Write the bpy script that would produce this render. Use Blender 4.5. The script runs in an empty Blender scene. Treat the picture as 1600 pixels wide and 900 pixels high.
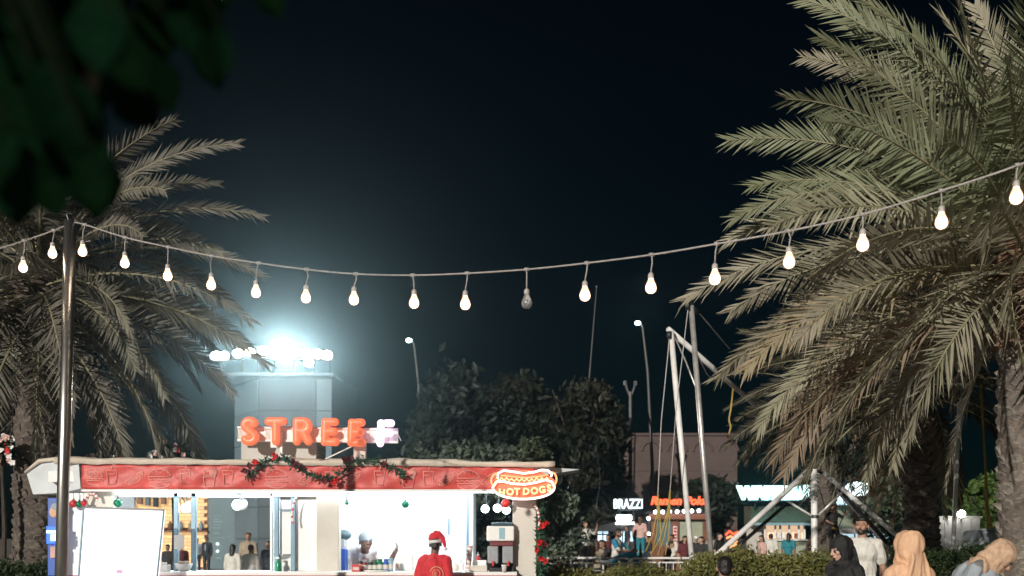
import bpy, bmesh, math, random
import numpy as np
from mathutils import noise, Vector, Matrix, Euler
random.seed(7)
V = Vector
R = math.radians
sc = bpy.context.scene
col = sc.collection

# ------------------------------------------------------------------ camera, sky, sun, exposure
F = 1600.0                      # focal length in photograph pixels (36 mm lens on a 36 mm wide frame)
CAM_H, HORIZON = 1.6, 838.0
cam = bpy.data.cameras.new('camera')
cam.lens = 36.0; cam.sensor_width = 36.0; cam.sensor_fit = 'HORIZONTAL'
cam.shift_y = (HORIZON - 450.0) / 1600.0
cam.clip_start = 0.05; cam.clip_end = 2000
cam.dof.use_dof = True; cam.dof.focus_distance = 11.0; cam.dof.aperture_fstop = 2.5
co = bpy.data.objects.new('camera', cam); col.objects.link(co)
co.location = (0, 0, CAM_H); co.rotation_euler = (R(90), 0, 0)
sc.camera = co

SUN_EL, SUN_AZ = 16.5, 24.0     # lamp light comes from behind the camera, a little from its left
w = bpy.data.worlds.new('World'); sc.world = w; w.use_nodes = True
nt = w.node_tree; nt.nodes.clear()
out = nt.nodes.new('ShaderNodeOutputWorld'); bg = nt.nodes.new('ShaderNodeBackground')
sky = nt.nodes.new('ShaderNodeTexSky'); sky.sky_type = 'NISHITA'; sky.sun_disc = False
sky.sun_elevation = R(SUN_EL); sky.sun_rotation = R(180 + SUN_AZ)
tint = nt.nodes.new('ShaderNodeMix'); tint.data_type = 'RGBA'; tint.blend_type = 'MULTIPLY'
tint.inputs['Factor'].default_value = 1.0
tint.inputs[7].default_value = (0.12, 0.62, 0.85, 1)
nt.links.new(sky.outputs[0], tint.inputs[6]); nt.links.new(tint.outputs[2], bg.inputs[0])
bg.inputs[1].default_value = 0.0011
nt.links.new(bg.outputs[0], out.inputs[0])

sl = bpy.data.lights.new('sun', 'SUN'); sl.energy = 4.0; sl.angle = R(0.5); sl.color = (1.0, 0.93, 0.83)
so = bpy.data.objects.new('sun', sl); col.objects.link(so)
d = V((math.sin(R(SUN_AZ)) * math.cos(R(SUN_EL)), math.cos(R(SUN_AZ)) * math.cos(R(SUN_EL)), -math.sin(R(SUN_EL))))
so.rotation_euler = d.to_track_quat('-Z', 'Y').to_euler(); so.location = (-8, -14, 8)
sc.view_settings.view_transform = 'Standard'; sc.view_settings.look = 'None'
sc.view_settings.exposure = 0.0; sc.view_settings.gamma = 1.0; sc.view_settings.use_curve_mapping = False
sc.cycles.max_bounces = 6; sc.cycles.transparent_max_bounces = 12; sc.cycles.volume_bounces = 0
sc.cycles.sample_clamp_indirect = 4.0

def at(x, y, Y):
    """the point of the place at depth Y that the photograph shows at pixel x, y"""
    return V(((x - 800) / F * Y, Y, CAM_H + (HORIZON - y) / F * Y))

# ------------------------------------------------------------------ materials
def mat(name, c, rough=0.6, metal=0.0, var=0.0, scale=8.0, bump=0.0, emit=None, es=0.0, c2=None, obvar=0.0, spec=0.5, trans=0.0, sss=0.0, sheen=0.0, stretch=None):
    m = bpy.data.materials.new(name); m.use_nodes = True
    t = m.node_tree; b = t.nodes['Principled BSDF']
    b.inputs['Base Color'].default_value = (*c, 1); b.inputs['Roughness'].default_value = rough
    b.inputs['Metallic'].default_value = metal; b.inputs['Specular IOR Level'].default_value = spec
    b.inputs['Transmission Weight'].default_value = trans
    if sheen: b.inputs['Sheen Weight'].default_value = sheen
    if sss:
        b.inputs['Subsurface Weight'].default_value = sss; b.inputs['Subsurface Radius'].default_value = (0.02, 0.008, 0.004)
    if emit:
        b.inputs['Emission Color'].default_value = (*emit, 1); b.inputs['Emission Strength'].default_value = es
    if var or bump or c2:
        tc = t.nodes.new('ShaderNodeTexCoord'); no = t.nodes.new('ShaderNodeTexNoise')
        no.inputs['Scale'].default_value = scale; no.inputs['Detail'].default_value = 6; no.inputs['Roughness'].default_value = 0.62
        if stretch:
            mp = t.nodes.new('ShaderNodeMapping'); mp.inputs['Scale'].default_value = stretch
            t.links.new(tc.outputs['Object'], mp.inputs[0]); t.links.new(mp.outputs[0], no.inputs[0])
        else:
            t.links.new(tc.outputs['Object'], no.inputs['Vector'])
        cr = t.nodes.new('ShaderNodeValToRGB')
        a = c2 if c2 else tuple(v * (1 - var) for v in c)
        bb = c if c2 else tuple(min(1, v * (1 + var * .6)) for v in c)
        cr.color_ramp.elements[0].position = 0.32; cr.color_ramp.elements[1].position = 0.68
        cr.color_ramp.elements[0].color = (*a, 1); cr.color_ramp.elements[1].color = (*bb, 1)
        t.links.new(no.outputs['Fac'], cr.inputs[0])
        src = cr.outputs[0]
        if obvar:
            oi = t.nodes.new('ShaderNodeObjectInfo'); hs = t.nodes.new('ShaderNodeHueSaturation')
            mr = t.nodes.new('ShaderNodeMapRange'); mr.inputs[3].default_value = 1 - obvar; mr.inputs[4].default_value = 1 + obvar
            t.links.new(oi.outputs['Random'], mr.inputs[0]); t.links.new(mr.outputs[0], hs.inputs['Value'])
            mr2 = t.nodes.new('ShaderNodeMapRange'); mr2.inputs[3].default_value = 0.485; mr2.inputs[4].default_value = 0.515
            t.links.new(oi.outputs['Random'], mr2.inputs[0]); t.links.new(mr2.outputs[0], hs.inputs['Hue'])
            t.links.new(src, hs.inputs['Color']); src = hs.outputs[0]
        t.links.new(src, b.inputs['Base Color'])
        if bump:
            bp = t.nodes.new('ShaderNodeBump'); bp.inputs['Strength'].default_value = bump; bp.inputs['Distance'].default_value = 0.02
            t.links.new(no.outputs['Fac'], bp.inputs['Height']); t.links.new(bp.outputs[0], b.inputs['Normal'])
    return m

def leafmat(name, c, c2, obvar=0.12, scale=3.0, rough=0.55, transl=0.25, spec=0.35):
    m = mat(name, c, rough, c2=c2, scale=scale, obvar=obvar, spec=spec)
    t = m.node_tree; b = t.nodes['Principled BSDF']; o = t.nodes['Material Output']
    tr = t.nodes.new('ShaderNodeBsdfTranslucent'); mx = t.nodes.new('ShaderNodeMixShader')
    src = b.inputs['Base Color'].links[0].from_socket
    t.links.new(src, tr.inputs[0]); mx.inputs[0].default_value = transl
    t.links.new(b.outputs[0], mx.inputs[1]); t.links.new(tr.outputs[0], mx.inputs[2]); t.links.new(mx.outputs[0], o.inputs[0])
    return m

def glow(name, c, s):
    return mat(name, tuple(min(1, v) * .8 for v in c), 0.5, emit=c, es=s)

M = dict(
    paving=mat('paving', (.22, .2, .18), .8, var=.35, scale=3, bump=.3),
    soil=mat('soil', (.09, .065, .045), .95, var=.5, scale=6, bump=.6),
    steel=mat('brushed_steel', (.62, .60, .57), .34, 1.0, var=.25, scale=5, stretch=(4, 4, .6)),
    pole_grey=mat('grey_lamp_post', (.10, .10, .10), .5, .2, var=.2, scale=4),
    white_metal=mat('white_painted_metal', (.83, .82, .80), .4, var=.18, scale=4),
    galv=mat('galvanised_tube', (.62, .61, .58), .38, .55, var=.25, scale=7),
    dark_metal=mat('dark_metal', (.06, .065, .07), .45, .6, var=.3, scale=6),
    cable=mat('grey_cable', (.36, .34, .33), .45, var=.25, scale=30),
    socket=mat('grey_socket', (.45, .42, .4), .4, var=.2, scale=30),
    frond=leafmat('dusty_frond', (.46, .42, .32), (.27, .27, .18), .16, 2.2),
    frond_green=leafmat('greenish_frond', (.30, .315, .205), (.175, .20, .115), .2, 2.2),
    frond_dry=leafmat('dry_frond', (.38, .30, .21), (.22, .165, .105), .2, 2.5),
    frond_dimmed=leafmat('dimmed_frond', (.22, .205, .17), (.13, .125, .10), .18, 2.2),  # the left palm's weaker light is put into this darker colour
    frond_shaded=leafmat('shaded_frond', (.075, .07, .045), (.045, .04, .028), .2, 2.2),  # shade on the farther palms is painted into the frond colour
    rachis=mat('frond_rib', (.27, .25, .15), .6, var=.3, scale=9),
    bark=mat('palm_bark', (.15, .12, .10), .9, var=.45, scale=11, bump=.9),
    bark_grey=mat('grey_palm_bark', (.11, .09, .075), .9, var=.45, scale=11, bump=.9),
    boot=mat('leaf_base_bark', (.19, .165, .14), .88, var=.5, scale=14, bump=.8, obvar=.22),
    boot_red=mat('reddish_leaf_base', (.23, .13, .09), .88, var=.5, scale=14, bump=.8, obvar=.25),
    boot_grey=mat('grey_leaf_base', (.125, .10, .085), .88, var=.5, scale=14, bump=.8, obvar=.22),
    shaded_twig=mat('shaded_twig', (.006, .010, .005), .95, var=.3, scale=9, spec=0.0),  # near-black colour paints the shade on the close twigs
    wood_bark=mat('tree_bark', (.06, .045, .035), .95, var=.4, scale=9, bump=.7),
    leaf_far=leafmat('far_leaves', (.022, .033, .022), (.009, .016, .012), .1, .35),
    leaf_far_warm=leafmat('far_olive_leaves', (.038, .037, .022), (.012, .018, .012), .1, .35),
    leaf_mid=leafmat('bush_leaves', (.12, .145, .085), (.045, .065, .04), .1, 1.0),
    leaf_teal=leafmat('grey_green_leaves', (.19, .23, .17), (.07, .10, .08), .1, 1.2),
    leaf_hedge=leafmat('hedge_leaves', (.26, .25, .08), (.10, .12, .035), .15, 2.0),
    leaf_hedge_dark=leafmat('dark_hedge_leaves', (.035, .06, .018), (.015, .03, .010), .15, 2.0),
    leaf_lime=leafmat('lime_leaves', (.14, .2, .05), (.05, .09, .02), .1, 1.2),
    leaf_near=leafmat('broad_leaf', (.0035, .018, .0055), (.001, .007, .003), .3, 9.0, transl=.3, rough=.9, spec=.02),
    white=mat('white_panel', (.8, .8, .78), .5, var=.06, scale=2),
    cool_white=mat('white_laminate', (.78, .82, .84), .45, var=.05, scale=3),
    beige=mat('beige_panel', (.60, .57, .51), .6, var=.10, scale=3, bump=.05),
    beige_dark=mat('beige_box', (.50, .48, .44), .6, var=.12, scale=3),
    tarp=mat('tan_tarpaulin', (.62, .54, .45), .8, var=.22, scale=5, bump=.3),
    awning=mat('pale_awning_fabric', (.62, .66, .68), .7, var=.12, scale=3, bump=.15),
    banner=mat('red_banner', (.56, .07, .06), .5, var=.22, scale=3.5),
    banner_print=mat('banner_print', (.80, .36, .31), .8),
    red=mat('red_plastic', (.6, .03, .03), .4, var=.15, scale=9),
    red_cloth=mat('red_cloth', (.58, .018, .03), .75, var=.22, scale=14, bump=.25, sheen=.2),
    maroon=mat('maroon_plastic', (.17, .03, .035), .4, var=.15, scale=9),
    green_deco=mat('green_foil', (.01, .2, .1), .25, .3, var=.2, scale=9),
    green_tinsel=mat('green_tinsel', (.035, .10, .055), .6, var=.4, scale=20),
    blue=mat('blue_plastic', (.02, .09, .42), .4, var=.1, scale=9),
    frame_blue=mat('blue_grey_frame', (.16, .26, .33), .4, .2, var=.1, scale=6),
    paper=mat('paper', (.8, .8, .78), .8, var=.04, scale=9),
    glass=mat('clear_plastic', (.85, .88, .9), .08, trans=.85),
    black=mat('black_plastic', (.02, .02, .022), .4, var=.2, scale=9),
    grey=mat('grey_plastic', (.28, .3, .32), .5, var=.15, scale=9),
    wall_far=mat('mauve_render', (.105, .075, .07), .9, var=.18, scale=.5, bump=.15),
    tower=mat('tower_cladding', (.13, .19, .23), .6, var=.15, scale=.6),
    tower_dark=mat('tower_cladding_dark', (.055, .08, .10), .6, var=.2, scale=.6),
    rust=mat('rust_red_boards', (.22, .085, .05), .7, var=.3, scale=2.5),
    green_roof=mat('green_roof_sheet', (.07, .10, .07), .55, var=.25, scale=2),
    pale_roof=mat('pale_green_canvas', (.33, .36, .27), .7, var=.18, scale=1.5),
    fascia_blue=mat('pale_blue_trim', (.25, .42, .5), .5, var=.1, scale=3),
    slate=mat('slate_panel', (.09, .16, .19), .45, var=.12, scale=1.4),
    slate_dark=mat('slate_panel_dark', (.035, .085, .115), .45, var=.12, scale=1.4),
    chalk=mat('chalk_lettering', (.26, .36, .40), .8),
    glowing_tile=mat('glowing_golden_tile', (.62, .40, .18), .5, var=.4, scale=4, obvar=.2, emit=(1, .62, .28), es=.7),  # tiles glow themselves, in place of the shop's own lamps
    gold_wood=mat('dark_shelf', (.2, .07, .04), .5, var=.2, scale=4),
    yellow=mat('yellow_cord', (.42, .30, .07), .6, var=.2, scale=9),
    pink_print=mat('pink_print', (.85, .18, .38), .5, emit=(.9, .25, .45), es=.7),
    skin=mat('skin_tan', (.42, .24, .16), .5, var=.08, scale=14, sss=.12),
    skin_pale=mat('skin_pale', (.56, .35, .27), .5, var=.08, scale=14, sss=.12),
    skin_dark=mat('skin_dark', (.15, .085, .06), .45, var=.1, scale=14, sss=.06),
    skin_mid=mat('skin_brown', (.28, .15, .10), .5, var=.08, scale=14, sss=.08),
    hair=mat('dark_hair', (.013, .011, .010), .45, var=.4, scale=40, bump=.5),
    hair_brown=mat('brown_hair', (.09, .035, .02), .5, var=.4, scale=40, bump=.5),
    eye=mat('eye_white', (.42, .39, .36), .25), iris=mat('dark_iris', (.02, .012, .01), .15), lip=mat('lip', (.36, .12, .10), .45),
    c_white=mat('white_shirt_cloth', (.68, .66, .61), .85, var=.12, scale=9, bump=.3),
    c_black=mat('black_cloth', (.010, .010, .011), .75, var=.3, scale=9, bump=.3),
    c_peach=mat('peach_cloth', (.70, .43, .27), .75, var=.16, scale=5, bump=.35, stretch=(1, 1, .35)),
    c_tan=mat('tan_patterned_cloth', (.60, .42, .29), .8, c2=(.40, .25, .165), scale=22, bump=.3),
    c_grey=mat('grey_blue_cloth', (.33, .38, .42), .8, var=.18, scale=8, bump=.3),
    c_blue=mat('blue_trousers_cloth', (.02, .21, .36), .8, var=.2, scale=9, bump=.2),
    c_teal=mat('teal_cloth', (.02, .20, .26), .8, var=.2, scale=9, bump=.2),
    c_pink=mat('pink_cloth', (.62, .40, .36), .8, var=.12, scale=9, bump=.2),
    c_navy=mat('navy_suit_cloth', (.012, .02, .032), .7, var=.2, scale=9),
    c_dark=mat('charcoal_cloth', (.03, .03, .035), .8, var=.3, scale=9),
    c_wine=mat('wine_cloth', (.12, .025, .03), .8, var=.3, scale=9),
    c_olive=mat('olive_cloth', (.16, .19, .10), .8, var=.2, scale=9),
    c_khaki=mat('khaki_cloth', (.36, .30, .22), .8, var=.15, scale=9),
    pompom=mat('fluffy_white', (.8, .78, .76), .95, var=.12, scale=60, bump=1.0),
    shoe=mat('dark_shoe', (.03, .025, .022), .5),
)
M.update(
    bulb=glow('lit_bulb_core', (1.0, .82, .62), 60.0),
    flood=glow('flood_lamp', (1.0, .90, .84), 160.0), flood_big=glow('flood_lamp_main', (1.0, .90, .84), 1250.0),
    street=glow('street_lamp', (.75, 1.0, .95), 14.0),
    strip=glow('led_strip', (.95, .97, 1.0), 22.0),
    tube=glow('led_tube', (.90, .97, 1.0), 110.0),
    lightbox=glow('lightbox_face', (1.0, .985, .965), 1.15),
    sign_orange=mat('orange_letter', (.75, .13, .05), .35, emit=(1.0, .20, .085), es=.62),
    sign_white=glow('white_pink_letter', (1.0, .72, .98), 2.2),
    neon_white=glow('neon_warm_white', (1.0, .78, .68), 2.6), neon_orange=glow('neon_orange', (1.0, .34, .14), 1.5),
    neon_yellow=glow('neon_yellow', (1.0, .62, .30), 1.5), neon_letter=glow('neon_peach', (1.0, .50, .26), 1.6),
    neon_red=glow('neon_red', (1.0, .09, .03), 2.4),
    sign_cyan=glow('cyan_white_sign', (.55, 1.0, .98), 2.6), sign_ice=glow('ice_white_sign', (.75, .96, 1.0), 2.2),
    warm_window=glow('warm_lit_window', (1.0, .68, .45), .75), cool_window=glow('cool_lit_window', (.62, .86, 1.0), .95),
    wall_lamp=glow('wall_lamp', (1.0, .96, .88), 24.0), white_lamp=glow('white_lamp', (1.0, .97, .92), 9.0), spot=glow('spot_lamp', (.85, .97, 1.0), 14.0),
    blue_lit=glow('blue_lit_sign', (.03, .16, .75), .8),
)
# the hot dog board behind the tubes
M['neon_board'] = mat('orange_red_board', (.62, .16, .09), .4, var=.1, scale=8, emit=(1, .22, .1), es=.18)

# ------------------------------------------------------------------ mesh helpers
class MB:
    def __init__(s): s.v = []; s.f = []
    def add(s, vs, fs):
        o = len(s.v); s.v += [tuple(p) for p in vs]; s.f += [tuple(i + o for i in f) for f in fs]; return s
    def box(s, lo, hi, T=None):
        x0, y0, z0 = lo; x1, y1, z1 = hi
        vs = [V(p) for p in ((x0,y0,z0),(x1,y0,z0),(x1,y1,z0),(x0,y1,z0),(x0,y0,z1),(x1,y0,z1),(x1,y1,z1),(x0,y1,z1))]
        if T: vs = [T @ p for p in vs]
        return s.add(vs, [(0,3,2,1),(4,5,6,7),(0,1,5,4),(1,2,6,5),(2,3,7,6),(3,0,4,7)])
    def bbox(s, lo, hi, b=.01, T=None):
        """box with chamfered edges"""
        bm = bmesh.new(); bmesh.ops.create_cube(bm, size=1)
        c = (V(lo) + V(hi)) / 2; e = V(hi) - V(lo)
        for q in bm.verts: q.co = V((q.co.x * e.x, q.co.y * e.y, q.co.z * e.z)) + c
        b = min(b, min(e) * .45)
        bmesh.ops.bevel(bm, geom=bm.edges[:], offset=b, segments=2, affect='EDGES', profile=.5)
        bm.verts.index_update()
        vs = [(T @ q.co) if T else q.co.copy() for q in bm.verts]; fs = [[q.index for q in f.verts] for f in bm.faces]
        bm.free(); return s.add(vs, fs)
    def tube(s, pts, r, n=8, closed=False, caps=True):
        pts = [V(p) for p in pts]; k = len(pts)
        rr = r if isinstance(r, (list, tuple)) else [r] * k
        up = None; rings = []
        for i, p in enumerate(pts):
            if closed: t = pts[(i + 1) % k] - pts[i - 1]
            else: t = pts[min(i + 1, k - 1)] - pts[max(i - 1, 0)]
            t = t.normalized() if t.length > 1e-9 else V((0, 0, 1))
            if up is None: up = V((0, 0, 1)) if abs(t.z) < .9 else V((1, 0, 0))
            a = (up - t * up.dot(t)).normalized(); b = t.cross(a); up = a
            rings.append([p + (a * math.cos(2 * math.pi * j / n) + b * math.sin(2 * math.pi * j / n)) * rr[i] for j in range(n)])
        vs = [q for g in rings for q in g]; fs = []
        for i in range(k if closed else k - 1):
            for j in range(n):
                a0 = i * n + j; a1 = i * n + (j + 1) % n; b0 = ((i + 1) % k) * n + j; b1 = ((i + 1) % k) * n + (j + 1) % n
                fs.append((a0, a1, b1, b0))
        if caps and not closed:
            fs.append(tuple(range(n - 1, -1, -1))); fs.append(tuple((k - 1) * n + j for j in range(n)))
        return s.add(vs, fs)
    def ball(s, c, r, n=12, m=8, T=None):
        c = V(c); r = (r, r, r) if not hasattr(r, '__len__') else r
        vs = [V((0, 0, r[2]))]; fs = []
        for i in range(1, m):
            a = math.pi * i / m
            for j in range(n):
                b = 2 * math.pi * j / n
                vs.append(V((r[0] * math.sin(a) * math.cos(b), r[1] * math.sin(a) * math.sin(b), r[2] * math.cos(a))))
        vs.append(V((0, 0, -r[2])))
        for j in range(n): fs.append((0, 1 + j, 1 + (j + 1) % n))
        for i in range(m - 2):
            for j in range(n):
                a = 1 + i * n + j; b = 1 + i * n + (j + 1) % n
                fs.append((a, a + n, b + n, b))
        L = len(vs) - 1; o = 1 + (m - 2) * n
        for j in range(n): fs.append((L, o + (j + 1) % n, o + j))
        if T: vs = [T @ p for p in vs]
        return s.add([p + c for p in vs], fs)
    def cap(s, p, q, r0, r1, n=10):
        """capsule with rounded ends"""
        p = V(p); q = V(q); t = (q - p); L = t.length; t = t.normalized() if L > 1e-6 else V((0, 0, 1))
        pts = []; rr = []
        for a in (85, 60, 30, 0): pts.append(p - t * r0 * math.sin(R(a))); rr.append(max(r0 * math.cos(R(a)), 1e-4))
        for a in (0, 30, 60, 85): pts.append(q + t * r1 * math.sin(R(a))); rr.append(max(r1 * math.cos(R(a)), 1e-4))
        return s.tube(pts, rr, n)
    def lathe(s, prof, c=(0, 0, 0), n=16, T=None):
        c = V(c); vs = []; fs = []; k = len(prof)
        for r, z in prof:
            for j in range(n):
                a = 2 * math.pi * j / n; vs.append(V((r * math.cos(a), r * math.sin(a), z)))
        for i in range(k - 1):
            for j in range(n):
                fs.append((i * n + j, i * n + (j + 1) % n, (i + 1) * n + (j + 1) % n, (i + 1) * n + j))
        fs.append(tuple(range(n - 1, -1, -1))); fs.append(tuple((k - 1) * n + j for j in range(n)))
        if T: vs = [T @ p for p in vs]
        return s.add([p + c for p in vs], fs)
    def mesh(s, name, m, smooth=False):
        me = bpy.data.meshes.new(name); me.from_pydata(s.v, [], s.f); me.update()
        if smooth: me.polygons.foreach_set('use_smooth', [True] * len(me.polygons))
        me.materials.append(m); return me

def link(name, me, parent=None, local=False):
    o = bpy.data.objects.new(name, me); col.objects.link(o)
    if parent is not None:
        o.parent = parent
        if not local and parent.type == 'EMPTY': o.matrix_parent_inverse = Matrix.Translation(-V(parent.location))
    return o
def add(name, mb, m, parent=None, local=False, smooth=False):
    return link(name, mb.mesh(name, m if not isinstance(m, str) else M[m], smooth), parent, local)
def tag(o, label, cat, group=None):
    o['label'] = label; o['category'] = cat
    if group: o['group'] = group
    return o
def thing(name, label, cat, loc=(0, 0, 0), rotz=0.0, group=None):
    o = bpy.data.objects.new(name, None); col.objects.link(o); o.location = loc; o.rotation_euler = (0, 0, rotz)
    o.empty_display_size = .2
    return tag(o, label, cat, group)
def kind(o, k): o['kind'] = k; return o
def copy_tree(o, parent=None):
    c = o.copy(); col.objects.link(c)
    if parent is not None: c.parent = parent
    for ch in list(o.children): copy_tree(ch, c)
    return c

def text_mesh(txt, size, ext, m, italic=0.0, bevel=0.0):
    cu = bpy.data.curves.new('lettering', 'FONT'); cu.body = txt; cu.size = size; cu.extrude = ext; cu.align_x = 'CENTER'; cu.align_y = 'CENTER'
    cu.shear = italic; cu.bevel_depth = bevel; cu.resolution_u = 3
    if bevel: cu.offset = bevel * .4
    o = bpy.data.objects.new('lettering', cu); col.objects.link(o)
    me = bpy.data.meshes.new_from_object(o.evaluated_get(bpy.context.evaluated_depsgraph_get()))
    bpy.data.objects.remove(o); bpy.data.curves.remove(cu)
    me.materials.clear(); me.materials.append(M[m]); return me
def put_text(name, txt, size, ext, m, pos, parent, italic=0., bevel=0., rz=0., tilt=0., sx=1.):
    me = text_mesh(txt, size, ext, m, italic, bevel)
    T = Matrix.Translation(V(pos)) @ Matrix.Rotation(rz, 4, 'Z') @ Matrix.Rotation(R(90), 4, 'X') @ Matrix.Rotation(tilt, 4, 'Z') @ Matrix.Diagonal((sx, 1, 1, 1))
    me.transform(T); return link(name, me, parent)

def remeshed(mb, voxel, m, name, smooth_it=3, fold=None):
    me = mb.mesh(name, m); o = bpy.data.objects.new(name, me); col.objects.link(o)
    md = o.modifiers.new('r', 'REMESH'); md.mode = 'VOXEL'; md.voxel_size = voxel; md.use_smooth_shade = True
    if smooth_it:
        s = o.modifiers.new('s', 'SMOOTH'); s.iterations = smooth_it; s.factor = .5
    dg = bpy.context.evaluated_depsgraph_get()
    me2 = bpy.data.meshes.new_from_object(o.evaluated_get(dg)); me2.name = name
    bpy.data.objects.remove(o); bpy.data.meshes.remove(me)
    me2.materials.clear(); me2.materials.append(m)
    if fold:
        amp, fr, zs, jag = fold
        n_ = len(me2.vertices); C_ = np.empty(n_ * 3, 'f'); N_ = np.empty(n_ * 3, 'f')
        me2.vertices.foreach_get('co', C_); me2.vertex_normals.foreach_get('vector', N_); C_ = C_.reshape(-1, 3); N_ = N_.reshape(-1, 3)
        x_, y_, z_ = C_[:, 0] * fr, C_[:, 1] * fr, C_[:, 2] * fr * zs
        w1 = np.sin(x_ * 3.1 + 1.7 * np.sin(z_ * 1.9 + y_) + .8) + np.sin(y_ * 3.7 + 1.3 * np.sin(z_ * 1.3 + x_ * 1.4)); w2 = np.sin(x_ * 7.3 + y_ * 4.1 + 2.2 * np.sin(z_ * 2.3)) * np.sin(y_ * 6.1 - x_ * 2.7 + z_ * 2)
        C_ += N_ * (amp * ((.8 - np.abs(w1)) * .75 + .35 * w2))[:, None]
        me2.vertices.foreach_set('co', C_.ravel()); me2.update()
    me2.polygons.foreach_set('use_smooth', [True] * len(me2.polygons))
    return me2

def warm_glass():
    m = bpy.data.materials.new('lit_bulb_glass'); m.use_nodes = True; t = m.node_tree; t.nodes.remove(t.nodes['Principled BSDF'])
    e = t.nodes.new('ShaderNodeEmission'); e.inputs[0].default_value = (1.0, .58, .36, 1); e.inputs[1].default_value = 2.4
    tr = t.nodes.new('ShaderNodeBsdfTransparent'); mx = t.nodes.new('ShaderNodeMixShader'); mx.inputs[0].default_value = .72
    t.links.new(tr.outputs[0], mx.inputs[1]); t.links.new(e.outputs[0], mx.inputs[2]); t.links.new(mx.outputs[0], t.nodes['Material Output'].inputs[0]); return m
M['bulb_glass'] = warm_glass()
# ------------------------------------------------------------------ ground
mb = MB(); N = 24
mb.add([(-300, -60, 0), (300, -60, 0), (300, 600, 0), (-300, 600, 0)], [(0, 1, 2, 3)])
kind(add('ground', mb, 'paving'), 'structure')
mb = MB().box((-9.5, 16.6, .0), (-3.5, 24, .10)).box((1.0, 13.3, 0), (4.9, 15.2, .12)).box((3.0, 11.0, 0), (9.0, 13.2, .121))
kind(add('planting_bed', mb, 'soil'), 'structure')

# ------------------------------------------------------------------ palms
def frond_mesh(name, L, e0, droop, seed, m_leaf, llen=.46, nl=72, vee=24, messy=1.0, curl_side=0.0):
    """a pinnate palm leaf in its own XZ plane: stalk from the origin, starting at elevation e0, bending down"""
    rg = random.Random(seed); K = 22; P = [V((0, 0, 0))]; Tn = []
    side = 0.0
    for i in range(K):
        t = i / (K - 1); a = e0 - droop * t ** 1.25; a = max(a, -88 + 6 * rg.random())
        side += curl_side / K
        tg = V((math.cos(R(a)) * math.cos(R(side)), math.cos(R(a)) * math.sin(R(side)), math.sin(R(a)))); Tn.append(tg)
        P.append(P[-1] + tg * L / K)
    Tn.append(Tn[-1])
    mb = MB(); mb.tube(P[::2] + ([P[-1]] if (len(P) % 2 == 0) else []), [.019 * (1 - .88 * j / 11.5) + .002 for j in range(len(P[::2]) + (1 if len(P) % 2 == 0 else 0))], 5)
    nr = len(mb.f); vs = []; fs = []
    twist = rg.choice((-1, 1)) * rg.uniform(45, 95)
    for sgn in (-1, 1):
        for k in range(nl):
            t = .10 + .895 * (k + rg.uniform(-.3, .3)) / nl; t = min(max(t, .09), .998)
            u = t * K; i = min(int(u), K - 1); p = P[i].lerp(P[i + 1], u - i); tg = Tn[i].lerp(Tn[i + 1], u - i).normalized()
            s0 = V((0, 1, 0)) - tg * tg.y; s0.normalize(); n0 = tg.cross(s0); n0 = n0 if n0.z >= 0 else -n0
            tw = R(twist * min(1, t * 1.35)); s_ = s0 * math.cos(tw) + n0 * math.sin(tw); n_ = n0 * math.cos(tw) - s0 * math.sin(tw)
            phi = R(66 - 42 * t + rg.gauss(0, 5) * messy)
            ve = R(vee * (1 if (k + (sgn > 0)) % 2 else .35) + rg.gauss(0, 8) * messy)
            dr = (tg * math.cos(phi) + (s_ * sgn * math.cos(ve) + n_ * math.sin(ve)) * math.sin(phi)).normalized()
            ln = llen * (.42 + .58 * math.sin(math.pi * min(1, .12 + .95 * t) ** .8)) * rg.uniform(.82, 1.1)
            if rg.random() < .035: continue
            if t < .2: ln *= .55 + 2.2 * (t - .0)
            wd = .0185 * (1.1 - .4 * t) * rg.uniform(.8, 1.15)
            across = dr.cross(n_); across = (across.normalized() if across.length > 1e-4 else s_)
            across = (across * .8 + n_ * rg.uniform(-.5, .5) + tg * .15).normalized()
            g = V((0, 0, -1)) * ln * ((.05 + .07 * rg.random()) * messy if rg.random() > .07 else rg.uniform(.2, .6))
            m1 = p + dr * ln * .45 + g * .3; tip = p + dr * ln + g
            o = len(vs)
            vs += [p - across * wd * .5, p + across * wd * .5, m1 + across * wd, m1 - across * wd, tip]
            fs += [(o, o + 1, o + 2, o + 3), (o + 3, o + 2, o + 4)]
    mb.add(vs, fs)
    me = mb.mesh(name, M['rachis']); me.materials.append(M[m_leaf])
    idx = [0] * nr + [1] * (len(mb.f) - nr); me.polygons.foreach_set('material_index', idx); return me

def boot_mesh(m):
    """one old leaf base on a palm trunk: a thick scale, wide at the foot, torn at the top"""
    vs = [(-.10, 0, -.05), (.10, 0, -.05), (.085, .030, 0.0), (-.085, .030, 0.0), (.06, .044, .035), (-.05, .05, .03), (0.01, .03, .055), (.07, .0, .06), (-.07, .0, .06), (0, .02, -.065)]
    fs = [(0, 9, 3), (9, 1, 2), (9, 2, 3), (3, 2, 4, 5), (5, 4, 6), (1, 7, 4, 2), (0, 3, 5, 8), (8, 5, 6), (6, 4, 7), (8, 6, 7)]
    mb = MB(); mb.add(vs, fs); return mb.mesh('leaf_base', M[m])

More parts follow.
